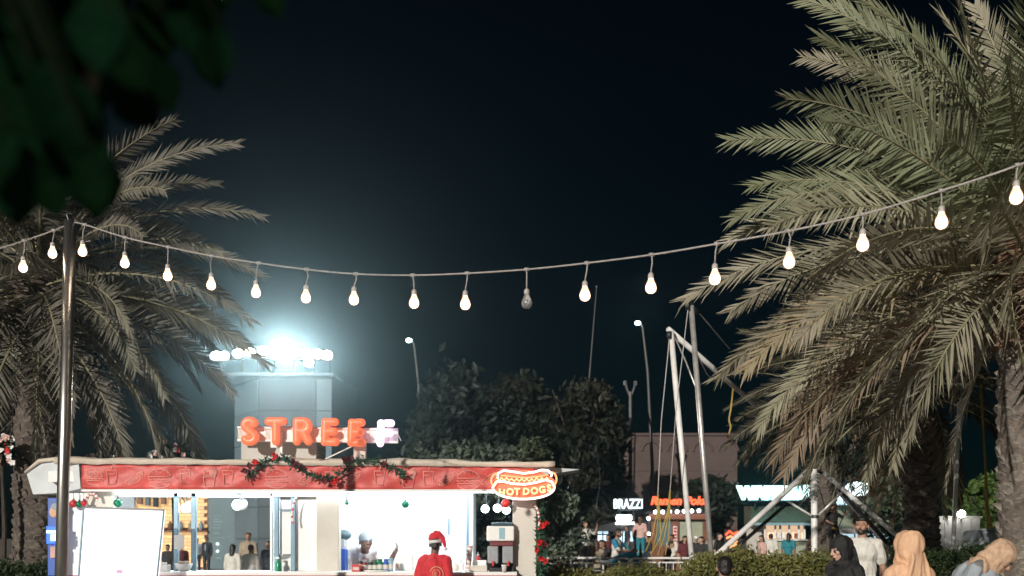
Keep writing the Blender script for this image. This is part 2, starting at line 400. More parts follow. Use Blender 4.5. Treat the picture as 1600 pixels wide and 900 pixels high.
def palm(label, base, ztop, r0, r1, leaf_sets, seed, n, Lr, barkm, bootm, crown_boot, cz_range=(84, -62), lean=(0, 0), boots=True, heroes=(), llen=.46, nl=72, skirt=None, boot_scale=1.0):
    rg = random.Random(seed); base = V(base)
    t = thing('palm_tree', label, 'palm tree', base)
    mb = MB(); H = 15; prof = []
    pts = [base + V((lean[0] * (i / H) ** 1.5, lean[1] * (i / H) ** 1.5, ztop * i / H)) for i in range(H + 1)]
    rad = [(r0 * 1.25 if i == 0 else r0 + (r1 - r0) * i / H) * rg.uniform(.96, 1.04) for i in range(H + 1)]
    rad[-1] *= .8
    mb.tube(pts, rad, 18); add('trunk', mb, barkm, t, smooth=True)
    top = pts[-1]
    # leaf bases in spirals
    if boots:
        bm_ = [boot_mesh(bootm)]; bm2 = [boot_mesh(crown_boot)]
        z = .15; k = 0
        while z < ztop + .12:
            f = min(z / ztop, 1); rr = r0 + (r1 - r0) * f; cx = pts[0] + V((lean[0] * f ** 1.5, lean[1] * f ** 1.5, 0))
            nb = 9; high = z > ztop - 1.15
            for j in range(nb):
                a = 2 * math.pi * (j + .5 * (k % 2)) / nb + rg.uniform(-.1, .1)
                if math.sin(a) > .45: continue          # the far side of the trunk carries a plain bark
                me = (bm2 if high else bm_)[0]; o = link('leaf_base', me, t)
                sc_ = (1.25 if high else 1.0) * rr / .31 * rg.uniform(.85, 1.15) * boot_scale
                out_ = rg.uniform(.9, 1.3) * (1.8 if high else 1)
                o.matrix_parent_inverse = Matrix.Translation(-base)
                o.location = (cx.x + math.cos(a) * rr * .96, cx.y + math.sin(a) * rr * .96, z + rg.uniform(-.03, .03))
                o.rotation_euler = (rg.uniform(-.12, .12) - (.5 if high else 0.02), rg.uniform(-.3, .3), a - math.pi / 2 + rg.uniform(-.15, .15)); o.scale = (sc_ * rg.uniform(.75, 1.25), sc_ * out_ * (1 if high else rg.uniform(.5, 1.2)), sc_ * rg.uniform(.7, 1.25))
            z += .104 * (r0 / .31); k += 1
    # crown
    cache = {}
    specs = []
    for i in range(n):
        f = (i + .5) / n
        e = cz_range[0] + (cz_range[1] - cz_range[0]) * f ** .85
        specs.append((i * 137.508 + rg.uniform(-9, 9), e + rg.uniform(-7, 7), rg.uniform(*Lr) * (.72 if f < .08 else 1), None, f))
    for h in heroes: specs.append((h[0], h[1], h[2], h[3] if len(h) > 3 else None, h[4] if len(h) > 4 else .4))
    for az, e, L, dr, f in specs:
        eb = round(e / 9) * 9; Lb = round(L * 5) / 5
        droop = dr if dr is not None else (24 + 40 * math.cos(R(eb)) if eb > 25 else 46)
        variant = rg.randrange(3)
        lm = 'frond_green' if (leaf_sets[0] == 'frond' and f < .5 and rg.random() < .75) else leaf_sets[0] if f < .72 or len(leaf_sets) < 2 else (leaf_sets[1] if rg.random() < .28 else leaf_sets[0])
        key = (eb, Lb, variant if dr is None else dr, lm)
        if key not in cache:
            cache[key] = frond_mesh('frond', Lb, eb, droop, hash((seed, eb, int(Lb * 10), variant)) & 0xffff, lm, llen, nl, vee=13 if eb > 0 else 10, curl_side=[-14, 0, 14][variant], messy=.65 + .5 * (f > .7))
        o = link('frond', cache[key], t)
        o.matrix_parent_inverse = Matrix.Translation(-base)
        a = R(az); off = (r1 * .55) * max(0, math.cos(R(e)))
        zo = .25 * math.sin(R(e)) + (.12 if f < .4 else 0) - .35 * f
        o.location = (top.x + math.cos(a) * off, top.y + math.sin(a) * off, top.z + zo)
        o.rotation_euler = (0, 0, a)
        o.rotation_euler.rotate_axis('X', rg.uniform(-.35, .35))
    if skirt:
        for i in range(skirt[0]):
            a = rg.uniform(0, 2 * math.pi); o = link('dry_frond', frond_mesh('dry_frond', skirt[1] * rg.uniform(.7, 1.1), -62, 24, seed + 50 + i, skirt[2], llen * .8, 46, vee=10, messy=2.2), t)
            o.matrix_parent_inverse = Matrix.Translation(-base)
            o.location = (top.x + math.cos(a) * r1 * .9, top.y + math.sin(a) * r1 * .9, top.z - .45 - .5 * rg.random()); o.rotation_euler = (rg.uniform(-.3, .3), 0, a)
    return t

b = at(1606, 838, 12.0); b.z = 0
palm('big pale date palm with a thick scaly trunk at the end of the bulb string', b, 5.0, .335, .30, ['frond', 'frond_dry'], 11, 112, (3.3, 4.0),
     'bark', 'boot', 'boot_red', (88, -24), llen=.60, nl=76)
b = at(58, 838, 15.6); b.z = 0
palm('date palm in dimmed colours whose trunk rises behind the end of the hot dog kiosk', b, 5.55, .33, .30, ['frond_dimmed'], 23, 96, (3.0, 3.7),
     'bark_grey', 'boot_grey', 'boot_grey', (86, -50), llen=.50, nl=74, skirt=(5, 2.3, 'frond_dimmed'))
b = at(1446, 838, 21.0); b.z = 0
palm('date palm with a dark leaning trunk and a hanging skirt of dead fronds', b, 4.9, .33, .29, ['frond_shaded', 'frond_dry'], 37, 44, (2.8, 3.4),
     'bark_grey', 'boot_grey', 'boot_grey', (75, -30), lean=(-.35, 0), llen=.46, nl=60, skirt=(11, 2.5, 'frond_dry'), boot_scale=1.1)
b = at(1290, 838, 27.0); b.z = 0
palm('far date palm with a slim trunk close behind the white upright tube', b, 5.2, .27, .25, ['frond_shaded'], 53, 44, (2.7, 3.3),
     'bark_grey', 'boot_grey', 'boot_grey', (75, -18), llen=.46, nl=56, skirt=(5, 1.5, 'frond_shaded'))

# ------------------------------------------------------------------ broad-leaved trees, bushes, hedges
def leaf_cloud(mb, c, rad, n, size, rg, clumps=26, shell=.55, squash=.75):
    """many small leaf faces gathered in clumps through the volume of a crown"""
    c = V(c); cl = []
    for i in range(clumps):
        dv = V((rg.gauss(0, 1), rg.gauss(0, 1), rg.gauss(0, 1))).normalized() * (shell + (1 - shell) * rg.random())
        cl.append((V((c.x + dv.x * rad[0] * .82, c.y + dv.y * rad[1] * .82, c.z + dv.z * rad[2] * .82)), rg.uniform(.18, .42)))
    for i in range(n):
        cc, cr = cl[rg.randrange(clumps)]
        dv = V((rg.gauss(0, 1), rg.gauss(0, 1), rg.gauss(0, 1) * squash)); dv = dv * cr * .48
        p = cc + V((dv.x * rad[0], dv.y * rad[1], dv.z * rad[2]))
        nn = V((rg.gauss(0, 1), rg.gauss(0, 1), rg.gauss(0, 1) + .5)).normalized()
        a = nn.orthogonal().normalized(); b_ = nn.cross(a); an = rg.uniform(0, 6.28); u = a * math.cos(an) + b_ * math.sin(an); w_ = nn.cross(u)
        s = size * rg.uniform(.5, 1.8)
        mb.add([p - u * s, p + w_ * s * .5 - nn * s * .1, p + u * s, p - w_ * s * .42 - nn * s * .1], [(0, 1, 2, 3)])

def tree(name, label, base, h, rad, n, size, leafm, seed, cat='tree', lobes=1, group=None, trunk_r=.16):
    rg = random.Random(seed); base = V(base)
    t = thing(name, label, cat, base, group=group)
    cz = h - rad[2]
    if name.endswith('tree'):
        mb = MB(); top = base + V((rg.uniform(-.3, .3), 0, cz)); mb.tube([base, base + V((.05, 0, cz * .5)), top], [trunk_r * 1.3, trunk_r, trunk_r * .6], 8)
        for i in range(7):
            a = rg.uniform(0, 6.28); q = base + V((math.cos(a) * rad[0] * .7, math.sin(a) * rad[1] * .7, cz + rg.uniform(-.3, .7) * rad[2]))
            s0 = base.lerp(top, rg.uniform(.45, .95)); mb.tube([s0, s0.lerp(q, .5) + V((0, 0, .2)), q], [trunk_r * .5, trunk_r * .3, trunk_r * .1], 6)
        add('trunk', mb, 'wood_bark', t, smooth=True)
    mb = MB()
    for k in range(lobes):
        f = (k - (lobes - 1) / 2) / max(lobes, 1)
        leaf_cloud(mb, base + V((f * rad[0] * 1.5, rg.uniform(-.3, .3) * rad[1], cz + (rg.uniform(-.35, .1) * rad[2] if lobes > 1 else 0))), (rad[0] * (1 if lobes == 1 else .62), rad[1], rad[2] * rg.uniform(.75, 1)), n // lobes, size, rg, 26)
    if name.endswith('tree'):
        leaf_cloud(mb, base + V((0, 0, cz * .55)), (rad[0] * .95, rad[1], cz * .5), n // 3, size, rg, 18)
    add('crown', mb, leafm, t); return t

def ground_at(x, Y): p = at(x, 838, Y); p.z = 0; return p
TREES = [  # x px, depth, top px, half width px, leaves, material
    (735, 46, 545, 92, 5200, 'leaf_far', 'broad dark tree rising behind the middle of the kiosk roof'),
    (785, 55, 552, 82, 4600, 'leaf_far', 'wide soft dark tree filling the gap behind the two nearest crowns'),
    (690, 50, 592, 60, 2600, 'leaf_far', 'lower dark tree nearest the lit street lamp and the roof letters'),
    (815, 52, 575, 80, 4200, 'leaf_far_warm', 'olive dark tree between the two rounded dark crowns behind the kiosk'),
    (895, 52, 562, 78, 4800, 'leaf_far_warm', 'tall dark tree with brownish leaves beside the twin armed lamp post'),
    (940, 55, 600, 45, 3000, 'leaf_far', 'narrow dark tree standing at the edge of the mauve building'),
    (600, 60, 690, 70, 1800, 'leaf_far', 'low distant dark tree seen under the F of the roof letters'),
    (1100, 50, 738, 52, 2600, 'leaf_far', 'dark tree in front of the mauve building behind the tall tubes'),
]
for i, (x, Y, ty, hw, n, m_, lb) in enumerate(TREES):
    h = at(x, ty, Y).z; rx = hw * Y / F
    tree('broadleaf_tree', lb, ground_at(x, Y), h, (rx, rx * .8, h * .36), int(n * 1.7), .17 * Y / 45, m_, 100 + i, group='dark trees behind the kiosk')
tree('broadleaf_tree', 'pale grey green round tree beside the right end of the kiosk', ground_at(868, 21), at(0, 745, 21).z, (.72, .8, .85), 6500, .05, 'leaf_teal', 131, trunk_r=.07)
tree('leafy_bush', 'pale grey green shrub tops showing over the kiosk roof', ground_at(735, 19), at(0, 664, 19).z, (1.15, .6, .8), 5200, .05, 'leaf_teal', 132, 'bush', lobes=3)
tree('leafy_bush', 'small dark shrub tops above the red banner near the hot dog sign', ground_at(812, 20), at(0, 678, 20).z, (.7, .6, .7), 3000, .05, 'leaf_mid', 133, 'bush', lobes=2)
tree('broadleaf_tree', 'green lit tree behind the pale stall roofs beside the leaning palm', ground_at(1395, 42), at(0, 725, 42).z, (1.8, 1.4, 1.5), 3200, .12, 'leaf_mid', 134)
tree('broadleaf_tree', 'bright green tree above the white wall and its lamp', ground_at(1535, 36), at(0, 735, 36).z, (1.3, 1.2, 1.3), 3000, .10, 'leaf_lime', 135)
tree('leafy_bush', 'yellow green bush lit by the lamp on the white wall', ground_at(1482, 33), at(0, 788, 33).z, (1.0, .7, .9), 1600, .085, 'leaf_lime', 136, 'bush', lobes=2)
tree('broadleaf_tree', 'very dark tree between the two farther palms', ground_at(1345, 60), at(0, 690, 60).z, (4.2, 2, 2.6), 3000, .2, 'leaf_far', 137)

def hedge(label, x0, x1, topy, Y, depth, n, leafm, seed, size=.036, rough=.07):
    rg = random.Random(seed); a = at(x0, topy, Y); b_ = at(x1, topy, Y); zt = a.z
    t = thing('hedge', label, 'hedge', ((a.x + b_.x) / 2, Y, 0))
    mb = MB(); mb.bbox((a.x + .08, Y + .08, .0), (b_.x - .08, Y + depth - .08, zt - .12), .1); add('twigs', mb, 'wood_bark', t)
    mb = MB()
    for i in range(n):
        # mostly on the faces one can see: front, top, ends
        r_ = rg.random(); x = rg.uniform(a.x, b_.x); bumpz = .05 * math.sin(x * 5.1 + seed) + .035 * math.sin(x * 13.7)
        if r_ < .52: p = V((x, Y + rg.random() ** 2 * .16, rg.uniform(.35, zt)))
        elif r_ < .9: p = V((x, Y + rg.random() * depth, zt + bumpz - rg.random() ** 2 * .16))
        else: p = V((rg.choice((a.x, b_.x)) + rg.gauss(0, .05), Y + rg.random() * depth, rg.uniform(.35, zt)))
        p += V((rg.gauss(0, rough * .6), rg.gauss(0, rough * .6), rg.gauss(0, rough)))
        nn = V((rg.gauss(0, 1), rg.gauss(0, 1) - .5, rg.gauss(0, 1) + .6)).normalized(); u = nn.orthogonal().normalized(); w_ = nn.cross(u)
        an = rg.uniform(0, 6.28); u, w_ = u * math.cos(an) + w_ * math.sin(an), w_ * math.cos(an) - u * math.sin(an)
        s = size * rg.uniform(.6, 1.5)
        mb.add([p - u * s, p + w_ * s * .45, p + u * s, p - w_ * s * .45], [(0, 1, 2, 3)])
    add('foliage', mb, leafm, t); return t
hedge('yellow green hedge in front of the crowd barriers beside the kiosk', 872, 1078, 898, 14.0, 1.0, 14000, 'leaf_hedge', 5, .026, .05)
hedge('clipped green hedge at the foot of the slanting tubes', 1085, 1300, 874, 12.4, .7, 14000, 'leaf_hedge', 6, .024, .05)
hedge('dark low hedge between the big palm and the peach headscarf', 1424, 1620, 869, 12.9, .9, 12000, 'leaf_hedge_dark', 8, .026, .06)
hedge('dark hedge under the dimmed palm at the side of the kiosk', -60, 88, 893, 14.2, .8, 9000, 'leaf_hedge_dark', 9)

# the leafy branch that hangs close in front of the camera
def near_branch():
    rg = random.Random(91)
    t = thing('leafy_branch', 'dark blurred leafy branches hanging close over the top corner', 'tree', (-2.0, .7, 0))
    mb = MB(); mb.tube([(-2.0, .7, 0), (-2.05, .72, 1.5), (-1.7, .9, 2.5), (-1.2, 1.1, 2.9)], [.11, .09, .07, .05], 10)
    add('trunk', mb, 'wood_bark', t, smooth=True)
    mbb = MB()
    lm = MB(); vs = [(0, 0, 0)]; prof = [(.0, 0), (.25, .62), (.55, 1.0), (.8, .72), (1, .02)]
    for u, w_ in prof: lm.v += [(u, -w_ * .36, .10 * w_ - .12 * u * u), (u, 0, -.12 * u * u), (u, w_ * .36, .10 * w_ - .12 * u * u)]
    for i in range(len(prof) - 1):
        o = i * 3; lm.f += [(o, o + 3, o + 4, o + 1), (o + 1, o + 4, o + 5, o + 2)]
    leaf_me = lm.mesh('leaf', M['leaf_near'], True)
    leaves = [  # x, y, length px, angle deg (down = -90)
        (145, 215, 115, -88), (60, 170, 150, -95), (15, 200, 130, -80), (215, 70, 110, -62), (255, 20, 90, -35), (330, 20, 110, -88), (345, 40, 95, -100), (300, -15, 80, -60),
        (100, 60, 150, -100), (35, 30, 150, -85), (180, 30, 120, -70), (-20, 90, 160, -75), (85, 120, 140, -70), (120, -10, 140, -80), (230, -20, 110, -75), (20, 120, 170, -110),
        (-10, 10, 150, -60), (170, 110, 105, -50), (70, -20, 150, -95), (400, -40, 75, -60), (560, -38, 60, -20), (40, 240, 95, -60), (-30, 230, 110, -70), (160, -30, 130, -95),
        (280, -50, 95, -70), (120, 140, 110, -98), (0, -40, 160, -80), (330, -60, 80, -80), (90, 190, 100, -75), (50, 90, 150, -60), (200, -60, 130, -100), (590, -30, 45, -150)]
    leaves += [(rg.uniform(-60, 120), rg.uniform(-70, 140), rg.uniform(90, 150), rg.uniform(-125, -60)) for _ in range(16)] + [(150, 205, 120, -92), (140, 230, 95, -84), (20, 225, 130, -88), (60, 215, 110, -80), (100, 180, 100, -60)]
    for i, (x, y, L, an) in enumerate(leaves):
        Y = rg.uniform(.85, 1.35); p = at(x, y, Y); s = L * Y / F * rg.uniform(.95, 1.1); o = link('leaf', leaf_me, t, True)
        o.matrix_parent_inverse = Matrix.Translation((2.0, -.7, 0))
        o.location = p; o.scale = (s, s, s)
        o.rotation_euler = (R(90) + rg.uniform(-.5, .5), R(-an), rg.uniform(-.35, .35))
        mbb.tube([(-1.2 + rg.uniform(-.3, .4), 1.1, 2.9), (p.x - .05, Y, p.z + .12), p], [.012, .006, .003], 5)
    # twigs and the thick bare twig given a pale colour to look lit
    mbb.tube([at(150, 60, 1.15), at(152, 20, 1.15), at(160, -60, 1.15)], [.006, .009, .012], 8)
    add('twig', mbb, 'shaded_twig', t)
    add('bare_twig', MB().tube([at(150, 90, 1.15), at(141, 125, 1.0), at(130, 172, 1.0)], [.004, .008, .006], 8), 'rachis', t)
    # unseen leaves added above the frame to keep the lamp light off these leaves
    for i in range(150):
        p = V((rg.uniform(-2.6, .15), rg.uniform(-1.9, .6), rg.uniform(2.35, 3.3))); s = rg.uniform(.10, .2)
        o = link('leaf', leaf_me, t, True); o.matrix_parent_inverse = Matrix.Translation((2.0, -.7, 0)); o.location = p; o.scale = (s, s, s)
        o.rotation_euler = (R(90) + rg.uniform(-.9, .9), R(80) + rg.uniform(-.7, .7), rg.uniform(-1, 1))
near_branch()

# ------------------------------------------------------------------ festoon lights
def invY(x): return 1 / 9.0 + (x - 110) / 1490 * (1 / 6.0 - 1 / 9.0)
pole_b = at(89, 1122, 9.0); pole_t = at(110, 346, 9.0)
t = thing('festoon_pole', 'tall round steel pole carrying the bulb strings', 'pole', pole_b)
mb = MB(); mb.tube([pole_b, pole_t], .051, 24, caps=True); add('pole', mb, 'steel', t, smooth=True)
mb = MB(); mb.lathe([(.11, 0), (.11, .015), (.06, .02), (.056, .06)], pole_b); add('base_plate', mb, 'dark_metal', t)
mb = MB(); mb.tube([pole_t + V((0, -.03, -.01)), pole_t + V((-.02, -.03, .05)), pole_t + V((.0, -.03, .075)), pole_t + V((.025, -.03, .05)), pole_t + V((.01, -.03, -.01))], .006, 6); add('hook', mb, 'dark_metal', t)
RC = [(112, 347), (133, 351), (196, 371), (263, 386), (331, 400), (404, 411), (479, 421), (556, 428), (645, 430), (730, 427), (823, 421), (917, 411), (1018, 398), (1120, 381), (1232, 361), (1348, 335), (1471, 298), (1591, 258), (1720, 205)]
LC = [(108, 350), (84, 360), (38, 376), (-10, 391), (-60, 404)]
def cable_pts(L, inv):
    P = [at(x, y, 1 / inv(x)) for x, y in L]; res = []
    for i in range(len(P) - 1):
        p0 = P[max(i - 1, 0)]; p1 = P[i]; p2 = P[i + 1]; p3 = P[min(i + 2, len(P) - 1)]
        for k in range(4):
            u = k / 4; res.append(.5 * ((2 * p1) + (p2 - p0) * u + (2 * p0 - 5 * p1 + 4 * p2 - p3) * u * u + (3 * p1 - p0 - 3 * p2 + p3) * u ** 3))
    res.append(P[-1]); return P, res
linv = lambda x: 1 / 9.0 + (110 - x) * .00002
P_R, c_R = cable_pts(RC, invY); P_L, c_L = cable_pts(LC, linv)
tag(add('festoon_cable', MB().tube(c_R, .0062, 7), 'cable', smooth=True), 'long sagging grey cable strung from the steel pole towards the big palm', 'cable')
tag(add('festoon_cable', MB().tube(c_L, .0062, 7), 'cable', smooth=True), 'short grey cable running from the steel pole out of the side of the view', 'cable')
bulb_me = {}
prof = [(.004, -.042), (.018, -.039), (.030, -.030), (.037, -.014), (.0375, .0), (.033, .018), (.0255, .035), (.0185, .050), (.0165, .060)]
bulb_me['core'] = MB().ball((0, 0, -.004), (.032, .032, .034), 18, 12).mesh('core', M['bulb'], True)
bulb_me['warm'] = MB().lathe(prof, n=20).mesh('bulb', M['bulb_glass'], True)
for k in ('glass',): bulb_me[k] = MB().lathe(prof, n=20).mesh('bulb', M[k], True)
sock_me = MB().lathe([(.0165, .058), (.019, .06), (.019, .086), (.015, .094), (.006, .10)], n=14).mesh('socket', M['socket'], True)
rgb_ = random.Random(3)
def festoon(top, bpx, Y, label, lit=True):
    c = at(bpx[0], bpx[1], Y); o = thing('festoon_bulb', label, 'light bulb', c, group='bulbs hanging on the festoon cable')
    gl = link('bulb', bulb_me['warm' if lit else 'glass'], o, True)
    if lit: link('glowing_core', bulb_me['core'], gl, True)
    link('socket', sock_me, o, True)
    s = c + V((0, 0, .098)); b_ = V((rgb_.uniform(-.012, .012), rgb_.uniform(-.01, .01), 0))
    mb = MB(); mb.tube([top + V((0, 0, .014)), top + V((b_.x * .5, b_.y, -.02)), top.lerp(s, .45) + b_ * 1.2, top.lerp(s, .75) + b_ * .4, s - V((0, 0, .004))], .0048, 6)
    mb.tube([top + V((-.018, 0, 0)), top + V((.018, 0, 0))], .0125, 8); add('hanger', mb, 'cable', o, smooth=True)
    if not lit:
        mb = MB(); mb.tube([c + V((0, 0, .05)), c + V((-.008, 0, .01)), c + V((.0, 0, -.02)), c + V((.009, 0, .012)), c + V((.003, 0, .05))], .0022, 5); add('filament', mb, 'socket', o)
BX = [(129, 393), (195, 411), (262, 431), (330, 445), (400, 457), (478, 465), (553, 468), (647, 473), (727, 475), (823, 473), (914, 461), (1017, 449), (1117, 435), (1233, 409), (1348, 382), (1471, 347), (1588, 308)]
nth = ['first', 'second', 'third', 'fourth', 'fifth', 'sixth', 'seventh', 'eighth', 'ninth', 'tenth', 'eleventh', 'twelfth', 'thirteenth', 'fourteenth', 'fifteenth', 'sixteenth', 'seventeenth', 'eighteenth']
for i, b_ in enumerate(BX):
    lit = i != 9; Y = 1 / invY(RC[i + 1][0])
    if not lit: lb = 'unlit clear glass bulb hanging on the long festoon cable'
    elif i < 9: lb = 'lit bulb on the long cable, %s along from the steel pole' % nth[i]
    else: lb = 'lit bulb on the long cable, %s beyond the unlit bulb' % nth[i - 10]
    festoon(P_R[i + 1], b_, Y, lb, lit)
festoon(P_L[1], (82, 396), 9.0, 'lit bulb on the short cable, close beside the steel pole')
festoon(P_L[2], (36, 418), 8.95, 'lit bulb on the short cable, nearest the side of the view')
# ------------------------------------------------------------------ the hot dog kiosk
YK = 13.3
def kp(x, y, Y=YK): return at(x, y, Y)
KX = lambda x, Y=YK: (x - 800) / F * Y
KZ = lambda y, Y=YK: CAM_H + (HORIZON - y) / F * Y
kiosk = thing('food_kiosk', 'white hot dog kiosk with a red banner and two bright serving windows', 'kiosk', (-2.8, YK, 0))
def kadd(name, mb, m, smooth=False, parent=None): return add(name, mb, m, parent or kiosk, smooth=smooth)
XL, XR = KX(88), KX(838); YB = YK + 2.6
kadd('floor', MB().box((XL + .01, YK + .02, 0), (XR - .01, YB, .18)), 'grey')
kadd('lower_wall', MB().box((XL, YK, .18), (XR, YK + .1, 1.09)), 'red')
kadd('counter', MB().bbox((KX(178), YK - .32, 1.10), (KX(808), YK + .34, 1.148), .012), 'white')
kadd('counter_edge', MB().bbox((KX(178), YK - .335, 1.02), (KX(808), YK - .30, 1.10), .01), 'red')
kadd('roof', MB().box((XL - .05, YK - .12, 2.30), (XR + .05, YB + .1, 2.44)), 'white')
zt, zb = KZ(727), KZ(765)
# pillars and jambs
kadd('side_wall', MB().bbox((XL, YK + .0, .18), (XL + .06, YB, 2.30), .008), 'cool_white')
kadd('side_wall', MB().bbox((XR - .06, YK + .11, .18), (XR, YB, 2.30), .008), 'cool_white')
kadd('corner_panel', MB().bbox((XL + .06, YK + .0, 1.09), (KX(136), YK + .08, 2.30), .008), 'cool_white')
kadd('corner_panel', MB().bbox((KX(136), YK - .02, 1.09), (KX(178), YK + .08, 2.30), .008), 'beige')
kadd('pillar', MB().bbox((KX(495), YK - .03, 1.09), (KX(530), YK + .16, 2.30), .01), 'beige')
kadd('pillar', MB().bbox((KX(801), YK - .03, .18), (KX(838), YK + .10, 2.30), .01), 'beige')
kadd('window_post', MB().bbox((KX(270), YK + .03, 1.15), (KX(277), YK + .09, 2.21), .006), 'frame_blue')
kadd('window_post', MB().bbox((KX(297), YK + .03, 1.15), (KX(305), YK + .09, 2.21), .006), 'frame_blue')
kadd('window_post', MB().bbox((KX(421), YK + .03, 1.15), (KX(425), YK + .09, 2.21), .006), 'cool_white')
kadd('window_post', MB().bbox((KX(427), YK + .04, 1.15), (KX(434), YK + .10, 2.21), .006), 'frame_blue')
kadd('window_post', MB().bbox((KX(453), YK + .04, 1.15), (KX(460), YK + .10, 2.21), .006), 'frame_blue')
kadd('window_rail', MB().bbox((KX(434), YK + .05, KZ(797)), (KX(453), YK + .09, KZ(795)), .003), 'frame_blue')
kadd('window_header', MB().bbox((KX(178), YK + .03, KZ(776)), (KX(495), YK + .10, 2.30), .006), 'cool_white')
kadd('window_header', MB().bbox((KX(178), YK + .02, KZ(769)), (KX(801), YK + .028, KZ(766)), .002), 'frame_blue')
kadd('strip_light', MB().bbox((KX(182), YK - .085, KZ(770)), (KX(798), YK - .06, KZ(767.5)), .003), 'strip')
kadd('side_panel', MB().bbox((KX(434), YK + .11, 1.15), (KX(495), YK + .15, 2.30), .006), 'white')
# rear wall with openings (the rear plane stands at YB)
rx = lambda x: (x - 800) / F * YB
kadd('rear_wall', MB().box((rx(428), YB - .05, .18), (rx(733), YB, 2.30)), 'cool_white')
kadd('rear_wall', MB().box((XL + .06, YB - .05, .18), (rx(428), YB, 1.02)), 'cool_white')
kadd('rear_wall', MB().box((rx(733), YB - .05, .18), (XR - .06, YB, 1.02)), 'cool_white')
kadd('rear_header', MB().box((XL + .06, YB - .05, 2.20), (rx(428), YB, 2.30)), 'cool_white')
kadd('rear_post', MB().box((rx(729), YB - .09, 1.02), (rx(733), YB - .051, 2.30)), 'frame_blue')
kadd('inner_partition', MB().box((KX(733, YK + 1.3), YK + 1.3, .18), (KX(739, YK + 1.3), YB - .06, 2.30)), 'cool_white')
kadd('wall_rail', MB().bbox((rx(700), YB - .08, KZ(836, YB)), (rx(703), YB - .051, KZ(810, YB)), .003), 'frame_blue')
for x0, x1, yy in ((200, 420, .5), (555, 720, .45), (555, 730, 1.9), (200, 420, 1.7), (760, 800, .7)):
    kadd('ceiling_tube', MB().bbox((KX(x0), YK + yy, 2.265), (KX(x1), YK + yy + .05, 2.297), .01), 'tube')
# roof edge: lumpy tarpaulin over the banner
rg = random.Random(5)
def ribbon(mb, n, x0, x1, prof, jit):
    """a lumpy strip along x: prof(u, k) gives the (y, z) outline"""
    K = len(prof(0)); vs = []; fs = []
    for i in range(n + 1):
        u = i / n; x = x0 + (x1 - x0) * u
        vs += [(x, y + rg.gauss(0, jit), z + rg.gauss(0, jit)) for y, z in prof(u)]
    for i in range(n):
        for k in range(K - 1): fs.append((i * K + k, (i + 1) * K + k, (i + 1) * K + k + 1, i * K + k + 1))
    fs.append(tuple(range(K))); fs.append(tuple(n * K + K - 1 - k for k in range(K)))
    return mb.add(vs, fs)
mb = MB()
def tarp_prof(u):
    h = .062 + .018 * math.sin(u * 17) * math.sin(u * 41 + 1) + .012 * math.sin(u * 9 + 2); b_ = KZ(727) + (KZ(734.5) - KZ(729)) * (u - .15) + .03
    return [(YK - .20, b_ - .03), (YK - .235, b_ + .0), (YK - .23, b_ + .03), (YK - .18, b_ + h * .8), (YK - .05, b_ + h), (YK + .4, b_ + h - .02), (YK + 2.6, b_ + h - .03), (YK + 2.6, b_ - .03)]
ribbon(mb, 70, KX(96), KX(866), tarp_prof, .0035); kadd('roof_tarpaulin', mb, 'tarp', True)
kadd('rolled_tarpaulin', MB().tube([(KX(820), YK + .1, KZ(731)), (KX(835), YK + .1, KZ(730)), (KX(862), YK + .1, KZ(730)), (KX(872), YK + .1, KZ(734))], [.03, .045, .042, .02], 10), 'tarp', True)
# wrinkled red banner with its line drawings
def wr(x, z):
    dz = (z - zb) / (zt - zb)
    return .010 * abs(math.sin((x - dz * .33) * 8.5 + 2 * math.sin(x * 3))) ** 3 * (.4 + math.sin(x * .9 + 1.6) ** 2) + .007 * math.sin(x * 21 + 5 * dz) * (.3 + .7 * math.sin(x * 1.3 + 1) ** 2) + .009 * math.sin(x * 9.3 - 7 * dz + 2) + .006 * math.sin(x * 37 + 17 * dz)
def ban_z(x, v):  # bottom and top edges fall a little towards the right end
    sl_ = (x - KX(136)) / (KX(808) - KX(136)); return (zb - .012 * sl_) + v * ((zt - .03 * sl_) - (zb - .012 * sl_))
mb = MB(); nx, nz = 150, 9; bx0, bx1 = KX(136), KX(836)
vs = [(bx0 + (bx1 - bx0) * i / nx, YK - .17 + wr(bx0 + (bx1 - bx0) * i / nx, ban_z(bx0 + (bx1 - bx0) * i / nx, k / nz)), ban_z(bx0 + (bx1 - bx0) * i / nx, k / nz)) for i in range(nx + 1) for k in range(nz + 1)]
fs = [(i * (nz + 1) + k, (i + 1) * (nz + 1) + k, (i + 1) * (nz + 1) + k + 1, i * (nz + 1) + k + 1) for i in range(nx) for k in range(nz)]
mb.add(vs, fs)
ban = kadd('banner', mb, 'banner', True); sd = ban.modifiers.new('s', 'SOLIDIFY'); sd.thickness = .004; sd.offset = 1
kadd('banner_batten', MB().bbox((bx0, YK - .19, zb - .035), (KX(840), YK - .10, zb - .004), .008), 'white')
kadd('banner_board', MB().box((bx0, YK - .12, zb), (bx1, YK - .08, zt)), 'white')
pm = MB()
def stroke(pts, w_=.0055):
    P = []
    for px, py in pts:
        x = KX(px); z = KZ(py); P.append(V((x, YK - .178 + wr(x, z), z)))
    pm.tube(P, w_, 5)
def arc(cx, cy, rx_, ry_, a0, a1, n=14): return [(cx + rx_ * math.cos(R(a0 + (a1 - a0) * i / n)), cy - ry_ * math.sin(R(a0 + (a1 - a0) * i / n))) for i in range(n + 1)]
